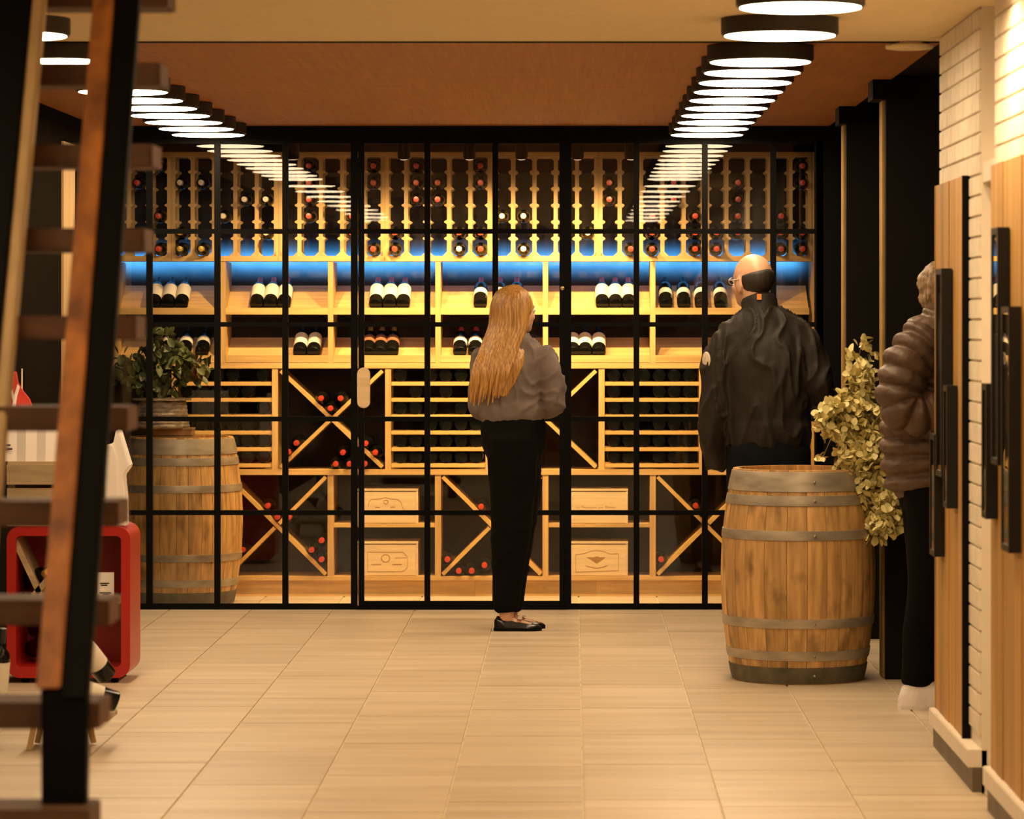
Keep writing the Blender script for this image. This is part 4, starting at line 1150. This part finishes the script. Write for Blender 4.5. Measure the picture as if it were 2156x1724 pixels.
# ---- woman with long fair hair ------------------------------------------------
DW = 16.83; XW0 = PX(1080, DW)
wo = thing('person', 'person with long fair hair, grey blouse and black trousers at the cellar door', 'person', (XW0, DW, 0))
lx = lambda px: (px-1080)*DW/F
lz = lambda py: PZ(py, DW)
HY = math.radians(32)             # facing direction of the head
hc = (lx(1089), 0.02, 1.556)
legs = []
for (dy, dx) in ((-0.062, -0.004), (0.062, 0.012)):
    legs.append(([(0.006+dx, dy, 0.93), (0.004+dx, dy, 0.72), (-0.006+dx, dy, 0.47), (-0.018+dx, dy*1.0, 0.25), (-0.024+dx, dy*1.0, 0.105)],
                 [(0.128, 0.105), (0.118, 0.098), (0.098, 0.085), (0.078, 0.072), (0.064, 0.060)]))
torso_p = [(0.0, 0, 1.02), (-0.005, 0, 1.10), (-0.008, 0, 1.20), (0.0, 0, 1.31), (0.01, 0.0, 1.385), (0.015, 0.01, 1.425)]
torso_r = [(0.152, 0.118), (0.158, 0.122), (0.165, 0.125), (0.168, 0.115), (0.135, 0.085), (0.075, 0.065)]
armR = ([(0.135, -0.02, 1.355), (0.178, -0.045, 1.25), (0.202, -0.05, 1.115), (0.150, 0.06, 1.075), (0.07, 0.19, 1.11)], [(0.062, 0.062), (0.066, 0.062), (0.060, 0.056), (0.052, 0.050), (0.044, 0.042)])
armL = ([(-0.125, 0.02, 1.345), (-0.165, 0.0, 1.22), (-0.172, 0.02, 1.085), (-0.10, 0.14, 1.06), (-0.01, 0.22, 1.10)], [(0.060, 0.060), (0.058, 0.056), (0.052, 0.050), (0.048, 0.046), (0.042, 0.040)])
body = head_parts(hc, HY, 0.98, 0.9)
body.append(ring_tube([(0.012, 0.01, 1.36), (0.016, 0.012, 1.43), (hc[0]-0.01, hc[1]-0.005, 1.52)], [(0.055, 0.055), (0.047, 0.050), (0.050, 0.052)]))
body.append(ring_tube(torso_p, shrink(torso_r, 0.028)))
for P_, R_ in legs: body.append(ring_tube(P_ + [(P_[-1][0]-0.004, P_[-1][1], 0.055)], shrink(R_, 0.026) + [(0.036, 0.032)]))
for P_, R_ in (armR, armL): body.append(ring_tube(P_, shrink(R_, 0.020), (0, 1, 0)))
body += hand_parts(armR[0][-1], (-0.6, 0.7, 0.1), (0, 0, 1), 1); body += hand_parts(armL[0][-1], (0.6, 0.7, 0.1), (0, 0, 1), -1)
for P_, _ in legs: body.append(ring_tube([(P_[-1][0]-0.025, P_[-1][1], 0.045), (P_[-1][0]+0.05, P_[-1][1], 0.035), (P_[-1][0]+0.12, P_[-1][1], 0.026)], [(0.026, 0.026), (0.028, 0.022), (0.024, 0.014)], (0, 1, 0)))
fuse('body', body, M_SKIN, wo, 0.0075, 2, label='fair skin of face and ankles')
eyes(wo, hc, HY, 0.98)
pel = ring_tube([(0.0, 0, 1.040), (0.002, 0, 0.98), (0.004, 0, 0.90), (0.003, 0, 0.83)], [(0.150, 0.120), (0.160, 0.138), (0.155, 0.150), (0.120, 0.12)])
M_TROUS = mat('black trouser cloth', (0.004, 0.0035, 0.003), 0.9, 0, 0.1, 30, bump=0.1, spec=0.1)
fuse('trousers', [pel] + [ring_tube(p, r) for p, r in legs], M_TROUS, wo, 0.010, 12, wr(0.006, 7, (1, 1, 0.4), 0, 1.0), 'loose black trousers')
M_BLOUSE = mat('grey blouse cloth', (0.19, 0.145, 0.125), 0.75, 0, 0.12, 12, bump=0.2, bscale=30, spec=0.3)
hem = ring_tube([(0.0, 0, 1.015), (0, 0, 1.045), (0, 0, 1.085)], [(0.150, 0.118), (0.163, 0.130), (0.168, 0.132)])
fuse('blouse', [hem, ring_tube(torso_p, torso_r), ring_tube(*armR, (0, 1, 0)), ring_tube(*armL, (0, 1, 0)),
                ring_tube([(0.008, 0.0, 1.37), (0.012, 0.005, 1.43)], [(0.085, 0.072), (0.062, 0.060)])], M_BLOUSE, wo, 0.009, 4, (lambda fn: (lambda co: fn(co)*min(1.0, max(0.15, (co.z-1.03)/0.07))))(wr(0.010, 9, (1, 1, 0.6), 3.0, 1.8)), 'loose grey blouse with folded sleeves')
M_LOAFER = mat('black patent loafer', (0.010, 0.009, 0.009), 0.22, 0, 0.1)
for i, (P_, _) in enumerate(legs):
    s = shoe(wo, (P_[-1][0]-0.062, P_[-1][1], 0), math.radians(2), 0.232, 0.088, 0.072, M_LOAFER, M_BLACK)
    mb = MB().box(-0.004, 0.016, -0.030, 0.030, -0.003, 0.004); mb.obj('bow', mat('cream bow', (0.75, 0.62, 0.5), 0.6), s, False, (P_[-1][0]+0.058, P_[-1][1], 0.062))
# hair: cap plus long locks falling down the back
def hair_mat(name, c1, c2, rough=0.38):
    m, nt, b = new_mat(name); N, L = nt.nodes, nt.links
    tc = N.new('ShaderNodeTexCoord'); mp = N.new('ShaderNodeMapping'); mp.inputs['Scale'].default_value = (60, 60, 3); L.new(tc.outputs['Object'], mp.inputs['Vector'])
    nz = N.new('ShaderNodeTexNoise'); nz.inputs['Scale'].default_value = 2.0; nz.inputs['Detail'].default_value = 4; L.new(mp.outputs[0], nz.inputs['Vector'])
    cr = N.new('ShaderNodeValToRGB'); e = cr.color_ramp.elements; e[0].position = 0.32; e[0].color = (*c2, 1); e[1].position = 0.68; e[1].color = (*c1, 1)
    L.new(nz.outputs[0], cr.inputs[0]); L.new(cr.outputs[0], b.inputs['Base Color']); b.inputs['Roughness'].default_value = rough
    bp = N.new('ShaderNodeBump'); bp.inputs['Strength'].default_value = 0.4; bp.inputs['Distance'].default_value = 0.004; L.new(nz.outputs[0], bp.inputs['Height']); L.new(bp.outputs[0], b.inputs['Normal'])
    return m
M_HAIR = hair_mat('fair hair', (0.62, 0.33, 0.09), (0.26, 0.11, 0.025))
rng = random.Random(21)
hp = []
FD = Vector((math.cos(HY), math.sin(HY), 0)); SD = Vector((-FD.y, FD.x, 0))
hcv = Vector(hc)
hp.append(ellipsoid(hcv + Vector((0, 0, 0.028)) - FD*0.020, (0.097, 0.083, 0.098), HY))
hp.append(ellipsoid(hcv + Vector((0, 0, -0.03)) - FD*0.045, (0.072, 0.078, 0.105), HY))
# thin back sheet under the locks, widening and drifting to the left side
hp.append(ring_tube([hcv - FD*0.03 + Vector((0, 0, -0.02)), hcv - FD*0.04 + Vector((-0.02, -0.01, -0.12)), Vector((-0.040, -0.105, 1.33)), Vector((-0.085, -0.120, 1.22)), Vector((-0.105, -0.122, 1.16))],
                    [(0.080, 0.070), (0.085, 0.050), (0.098, 0.026), (0.096, 0.020), (0.080, 0.012)]))
base_hair = fuse('hair', hp, M_HAIR, wo, 0.007, 3, wr(0.005, 26, (1, 1, 0.12), 8.0), 'long straight fair hair')
locks = 74
for k in range(locks):
    t = (k + 0.5)/locks
    rel_a = (t - 0.5)*3.5                       # angle around the back of the head
    ang = HY + math.pi + rel_a
    dirv = Vector((math.cos(ang), math.sin(ang), 0))
    top = hcv + Vector((0, 0, 0.124)) - FD*0.012 + dirv*0.022
    q1 = hcv + Vector((0, 0, 0.090)) - FD*0.016 + dirv*0.080
    q2 = hcv + Vector((0, 0, 0.020)) - FD*0.018 + dirv*(0.101 + rng.uniform(-0.003, 0.003))
    q3 = hcv + Vector((-0.006, -0.004, -0.075)) - FD*0.022 + dirv*(0.099 + rng.uniform(-0.004, 0.006))
    sx_ = dirv.x                                # -1 = left edge of the silhouette, +1 = right edge
    ex = -0.105 + 0.098*sx_ + rng.uniform(-0.014, 0.014)
    ez = 1.130 + rng.uniform(-0.035, 0.05) + 0.09*max(0.0, sx_)
    back = min(q3.y, 0.0)
    yb = -0.158 + rng.uniform(-0.008, 0.010)
    q4 = Vector((q3.x*0.62 + ex*0.38, min(q3.y*0.5 - 0.075, -0.085) + rng.uniform(-0.006, 0.004), 1.375))
    q5 = Vector((q3.x*0.25 + ex*0.75 + rng.uniform(-0.008, 0.008), yb, 1.265))
    w_ = rng.uniform(0.8, 1.25)
    q = ring_tube([top, q1, q2, q3, q4, q5, Vector((ex, yb + 0.004, ez))],
                  [(0.005, 0.005), (0.010, 0.006), (0.0125*w_, 0.008), (0.0135*w_, 0.009), (0.0135*w_, 0.009), (0.0125*w_, 0.008), (0.003, 0.003)], n=5, segs=8)
    MB().add(*q).obj('lock', M_HAIR, base_hair, True)

# ---- bald man in a dark jacket -------------------------------------------------
DM = 15.35
mn = thing('person', 'bald person in a dark jacket behind the shop-floor barrel', 'person', (PX(1610, DM), DM, 0))
mx_ = lambda px: (px-1610)*DM/F
mz = lambda py: PZ(py, DM)
YAWM = math.radians(128)
hc = (mx_(1584), 0.045, 1.686)
tp = [(0.020, 0, 0.975), (0.018, 0, 1.08), (0.012, -0.005, 1.22), (0.004, -0.01, 1.36), (0.0, -0.005, 1.46), (-0.015, 0.015, 1.535)]
tr_ = [(0.186, 0.135), (0.190, 0.140), (0.196, 0.146), (0.196, 0.140), (0.145, 0.105), (0.085, 0.080)]
aL = ([(-0.160, 0.0, 1.425), (-0.208, -0.015, 1.31), (-0.218, -0.02, 1.16), (-0.228, 0.01, 1.00), (-0.214, 0.055, 0.862)], [(0.076, 0.076), (0.075, 0.074), (0.066, 0.066), (0.060, 0.060), (0.052, 0.054)])
aR = ([(0.160, 0.0, 1.425), (0.212, -0.015, 1.33), (0.240, -0.02, 1.215), (0.235, 0.11, 1.14), (0.16, 0.25, 1.12)], [(0.076, 0.076), (0.076, 0.074), (0.070, 0.068), (0.060, 0.058), (0.048, 0.048)])
lg = []
for s in (-1, 1): lg.append(([(0.02+s*0.085, 0, 0.93), (0.02+s*0.092, 0.0, 0.70), (0.02+s*0.095, -0.005, 0.48), (0.02+s*0.10, -0.01, 0.25), (0.02+s*0.10, -0.02, 0.07)], [(0.105, 0.118), (0.095, 0.105), (0.078, 0.084), (0.068, 0.074), (0.062, 0.070)]))
body = head_parts(hc, YAWM, 1.06)
body.append(ring_tube([(-0.012, 0.01, 1.46), (-0.025, 0.025, 1.55), (hc[0]+0.008, hc[1]-0.012, 1.645)], [(0.075, 0.072), (0.062, 0.064), (0.062, 0.066)]))
body.append(ring_tube(tp, shrink(tr_, 0.03)))
for P_, R_ in lg: body.append(ring_tube(P_, shrink(R_, 0.022)))
for P_, R_ in (aL, aR): body.append(ring_tube(P_, shrink(R_, 0.024), (0, 1, 0)))
body += hand_parts(Vector(aL[0][-1]) + Vector((0.030, 0.0, 0.02)), (0.95, 0.1, -0.1), (0, -1, 0), 1); body += hand_parts(aR[0][-1], (-0.6, 0.7, 0.1), (0, 0, 1), 1)
for P_, _ in lg: body.append(ring_tube([(P_[-1][0], -0.05, 0.05), (P_[-1][0], 0.06, 0.045), (P_[-1][0], 0.15, 0.03)], [(0.03, 0.03), (0.034, 0.026), (0.028, 0.016)]))
M_SKIN2 = mat('ruddy skin', (0.66, 0.37, 0.22), 0.38, 0, 0.06, 9)
fuse('body', body, M_SKIN2, mn, 0.0085, 2, label='bald head with ruddy skin')
eyes(mn, hc, YAWM, 1.06)
# fringe of dark hair round the back of the head
FD = Vector((math.cos(YAWM), math.sin(YAWM), 0))
v = []; f = []; n_ = 27; rows_ = 9
kk = 1.06
R_ = Matrix.Rotation(YAWM, 4, 'Z')
for i in range(n_):
    t = -1 + 2*i/(n_-1)
    a = math.pi + t*1.42                       # around the back of the head, face = 0
    zt = 0.052 - 0.030*abs(t)**1.5; zb_ = -0.088 + 0.055*abs(t)**1.6
    for j in range(rows_):
        z = zt + (zb_-zt)*j/(rows_-1)
        q = max(0.0, 1 - ((z/kk-0.022)/0.092)**2)**0.5
        rx, ry = max(0.094*q, 0.052), max(0.074*q, 0.054)
        edge = 0.0035*math.sin(math.pi*min(1, max(0, j/(rows_-1))))
        x = -0.010 + (rx + edge + 0.001)*math.cos(a); y = (ry + edge + 0.001)*math.sin(a)
        v.append(Vector(hc) + R_ @ Vector((x*kk, y*kk, z)))
for i in range(n_-1):
    for j in range(rows_-1): f.append((i*rows_+j, (i+1)*rows_+j, (i+1)*rows_+j+1, i*rows_+j+1))
hm = MB().add(v, f).obj('hair_fringe', hair_mat('dark short hair', (0.035, 0.022, 0.014), (0.012, 0.008, 0.005), 0.6), mn, True)
sm = hm.modifiers.new('solid', 'SOLIDIFY'); sm.thickness = 0.007; sm.offset = 0
M_JACK = mat('dark brown jacket', (0.020, 0.0145, 0.010), 0.6, 0, 0.15, 14, bump=0.3, bscale=24, spec=0.3)
hemj = ring_tube([(0.02, 0, 0.965), (0.02, 0, 1.0), (0.02, 0, 1.05)], [(0.182, 0.132), (0.190, 0.14), (0.194, 0.143)])
trap = [ring_tube([(-0.016, 0.012, 1.535), (sg*0.085, 0.0, 1.480), (sg*0.155, -0.004, 1.425), (sg*0.195, -0.008, 1.36)], [(0.080, 0.070), (0.080, 0.072), (0.078, 0.072), (0.072, 0.068)], (0, 1, 0)) for sg in (-1, 1)]
fuse('jacket', trap + [hemj, ring_tube(tp, tr_), ring_tube(*aL, (0, 1, 0)), ring_tube(*aR, (0, 1, 0))], M_JACK, mn, 0.0085, 7, wr(0.008, 9, (1.25, 1, 0.5), 5.0, 1.8), 'dark zip jacket with creased shoulders')
# stand-up collar, orange tag and sleeve patch
cv, cf = ring_tube([(-0.016, 0.012, 1.515), (-0.020, 0.020, 1.565), (-0.024, 0.028, 1.598)], [(0.094, 0.088), (0.083, 0.082), (0.082, 0.082)])
fuse('collar', [(cv, cf)], M_JACK, mn, 0.008, 2)
MB().box(-0.010, 0.010, -0.003, 0.003, -0.013, 0.013).obj('orange_tag', mat('orange tag', (0.85, 0.28, 0.04), 0.6), mn, False, (mx_(1597), -0.062, mz(625)))
pv, pf = ellipsoid((0, 0, 0), (0.006, 0.028, 0.036), 0)
pt = MB().add(pv, pf).obj('sleeve_patch', mat('cream patch', (0.78, 0.66, 0.48), 0.7), mn, True, (-0.262, -0.056, mz(757))); pt.rotation_euler = (0, 0, math.radians(38))
M_JEAN = mat('dark blue jeans', (0.006, 0.007, 0.008), 0.9, 0, 0.15, 30, bump=0.15, spec=0.1)
pel = ring_tube([(0.02, 0, 1.02), (0.02, 0, 0.95), (0.02, 0, 0.86)], [(0.168, 0.122), (0.176, 0.132), (0.172, 0.135)])
fuse('jeans', [pel] + [ring_tube(p, r) for p, r in lg], M_JEAN, mn, 0.010, 4, wr(0.006, 8, (1, 1, 0.5), 2.0))
for P_, _ in lg: shoe(mn, (P_[-1][0], -0.085, 0), math.radians(90), 0.285, 0.105, 0.085, M_LOAFER, M_BLACK)
# spectacles with a light temple arm
R = Matrix.Rotation(YAWM, 4, 'Z')
gl_ = MB()
for s in (-1, 1):
    for k in range(14):
        a0, a1 = 2*math.pi*k/14, 2*math.pi*(k+1)/14
        for rr in ((0.0165, 0.019),):
            q = [(0.088, s*0.033 + r_*math.cos(a), 0.000 + r_*0.8*math.sin(a)) for r_ in rr for a in (a0, a1)]
            vv = [R @ (Vector(p)*1.06) + Vector(hc) for p in q] + [R @ (Vector((p[0]+0.003, p[1], p[2]))*1.06) + Vector(hc) for p in q]
            gl_.add(vv, [(0, 1, 3, 2), (4, 6, 7, 5), (0, 4, 5, 1), (2, 3, 7, 6)])
    q = [Vector((0.088, s*0.052, 0.004)), Vector((-0.015, s*0.086, 0.006))]
    tv, tf = ring_tube([R @ (q[0]*1.06) + Vector(hc), R @ ((q[0]+q[1])*0.53 + Vector((0, s*0.004, 0))) + Vector(hc), R @ (q[1]*1.06) + Vector(hc)], [(0.0028, 0.0028)]*3, (0, 0, 1), 3, 6)
    gl_.add(tv, tf)
gl_.obj('spectacles', mat('pale spectacle frame', (0.75, 0.62, 0.5), 0.3, 0.3), mn)

# ---- person in a brown puffer jacket -------------------------------------------
DQ = 13.53
pq = thing('person', 'person in a brown quilted puffer jacket and white trainers by the brick wall', 'person', (PX(1940, DQ), DQ, 0))
qx = lambda px: (px-1940)*DQ/F
qz = lambda py: PZ(py, DQ)
YQ = math.radians(8)
hc = (qx(1994), 0.0, 1.620)
tp = [(0.025, 0, qz(1026)), (0.010, 0, qz(960)), (0.012, 0, qz(880)), (0.030, 0, qz(790)), (0.045, 0.0, qz(720)), (0.062, 0.0, qz(690)), (0.078, 0.0, qz(668))]
tr_ = [(0.150, 0.175), (0.158, 0.185), (0.160, 0.190), (0.155, 0.200), (0.125, 0.190), (0.092, 0.140), (0.070, 0.085)]
quilt = lambda pitch, amp, ph=0.0: (lambda s: amp*(abs(math.sin(math.pi*(s+ph)/pitch))**0.6) - amp*0.5)
aN = ([(0.000, -0.175, qz(715)), (-0.075, -0.215, qz(765)), (-0.108, -0.225, qz(838)), (-0.055, -0.225, qz(868)), (0.055, -0.21, qz(858)), (0.17, -0.19, qz(845))],
      [(0.080, 0.088), (0.088, 0.088), (0.082, 0.080), (0.078, 0.074), (0.068, 0.066), (0.058, 0.056)])
aF = ([(0.020, 0.175, qz(715)), (0.000, 0.215, qz(790)), (0.010, 0.22, qz(850)), (0.10, 0.20, qz(860)), (0.20, 0.16, qz(845))], [(0.078, 0.082), (0.080, 0.080), (0.075, 0.075), (0.066, 0.064), (0.056, 0.054)])
lg = []
for s in (-1, 1): lg.append(([(0.030, s*0.088, 0.86), (0.036, s*0.09, 0.70), (0.028+0.01*s, s*0.092, 0.48), (0.010+0.02*s, s*0.095, 0.27), (0.004+0.03*s, s*0.098, 0.10)], [(0.112, 0.100), (0.100, 0.092), (0.082, 0.078), (0.074, 0.070), (0.066, 0.062)]))
body = head_parts(hc, YQ, 1.02)
body.append(ring_tube([(0.07, 0, qz(690)), (0.078, 0, qz(655)), (hc[0]-0.012, 0, 1.575)], [(0.068, 0.072), (0.058, 0.060), (0.060, 0.058)]))
body.append(ring_tube(tp, shrink(tr_, 0.04)))
for P_, R_ in lg: body.append(ring_tube(P_, shrink(R_, 0.024)))
for P_, R_ in (aN, aF): body.append(ring_tube(P_, shrink(R_, 0.032), (0, 1, 0)))
body += hand_parts(aN[0][-1], (1, 0.1, 0.1), (0, 0, 1), 1); body += hand_parts(aF[0][-1], (1, -0.2, 0.1), (0, 0, 1), -1)
for P_, _ in lg: body.append(ring_tube([(P_[-1][0]-0.04, P_[-1][1], 0.05), (P_[-1][0]+0.06, P_[-1][1], 0.045), (P_[-1][0]+0.15, P_[-1][1], 0.03)], [(0.03, 0.03), (0.034, 0.026), (0.028, 0.016)], (0, 1, 0)))
fuse('body', body, M_SKIN, pq, 0.0085, 2)
eyes(pq, hc, YQ, 1.02)
M_PUFF = mat('brown puffer nylon', (0.105, 0.058, 0.033), 0.5, 0, 0.12, 16, bump=0.25, bscale=40, spec=0.35)
fuse('puffer_jacket', [ring_tube(tp, tr_, n=14, segs=32, ripple=quilt(0.066, 0.036)), ring_tube(*aN, (0, 1, 0), n=14, segs=28, ripple=quilt(0.060, 0.032, 0.02)), ring_tube(*aF, (0, 1, 0), n=14, segs=28, ripple=quilt(0.060, 0.024))],
     M_PUFF, pq, 0.0065, 1, wr(0.004, 22, (1, 1, 1), 1.0), 'brown horizontally quilted puffer jacket')
cv, cf = ring_tube([(0.072, 0, qz(690)), (0.080, 0, qz(668)), (0.086, 0, qz(648))], [(0.084, 0.088), (0.076, 0.076), (0.078, 0.076)])
fuse('collar', [(cv, cf)], M_PUFF, pq, 0.008, 2)
M_TRQ = mat('black jeans', (0.004, 0.0035, 0.003), 0.9, 0, 0.1, 30, bump=0.15, spec=0.08)
pel = ring_tube([(0.03, 0, 0.92), (0.03, 0, 0.86), (0.03, 0, 0.80)], [(0.125, 0.155), (0.128, 0.165), (0.12, 0.165)])
fuse('trousers', [pel] + [ring_tube(p, r) for p, r in lg], M_TRQ, pq, 0.010, 4, wr(0.006, 8, (1, 1, 0.5), 2.0), 'black jeans')
M_SNEAK = mat('white trainer', (0.86, 0.76, 0.70), 0.55, 0, 0.12, 20, bump=0.2)
for P_, _ in lg:
    s = shoe(pq, (P_[-1][0]-0.075 - (0.0 if P_[-1][1] < 0 else 0.01), P_[-1][1], 0), math.radians(-6), 0.285, 0.105, 0.135, M_SNEAK, mat('white sole', (0.85, 0.75, 0.66), 0.6), 'trainer', True)
M_HAIRQ = hair_mat('brown grey hair', (0.34, 0.22, 0.12), (0.13, 0.075, 0.035), 0.55)
FD = Vector((math.cos(YQ), math.sin(YQ), 0))
fuse('hair', [ellipsoid(Vector(hc) + Vector((-0.022, 0, 0.034)), (0.096, 0.083, 0.092), YQ), ellipsoid(Vector(hc) + Vector((-0.052, 0, -0.012)), (0.058, 0.074, 0.070), YQ)], M_HAIRQ, pq, 0.008, 2, wr(0.008, 40, (1, 1, 1), 4.0), 'short brown-grey hair')
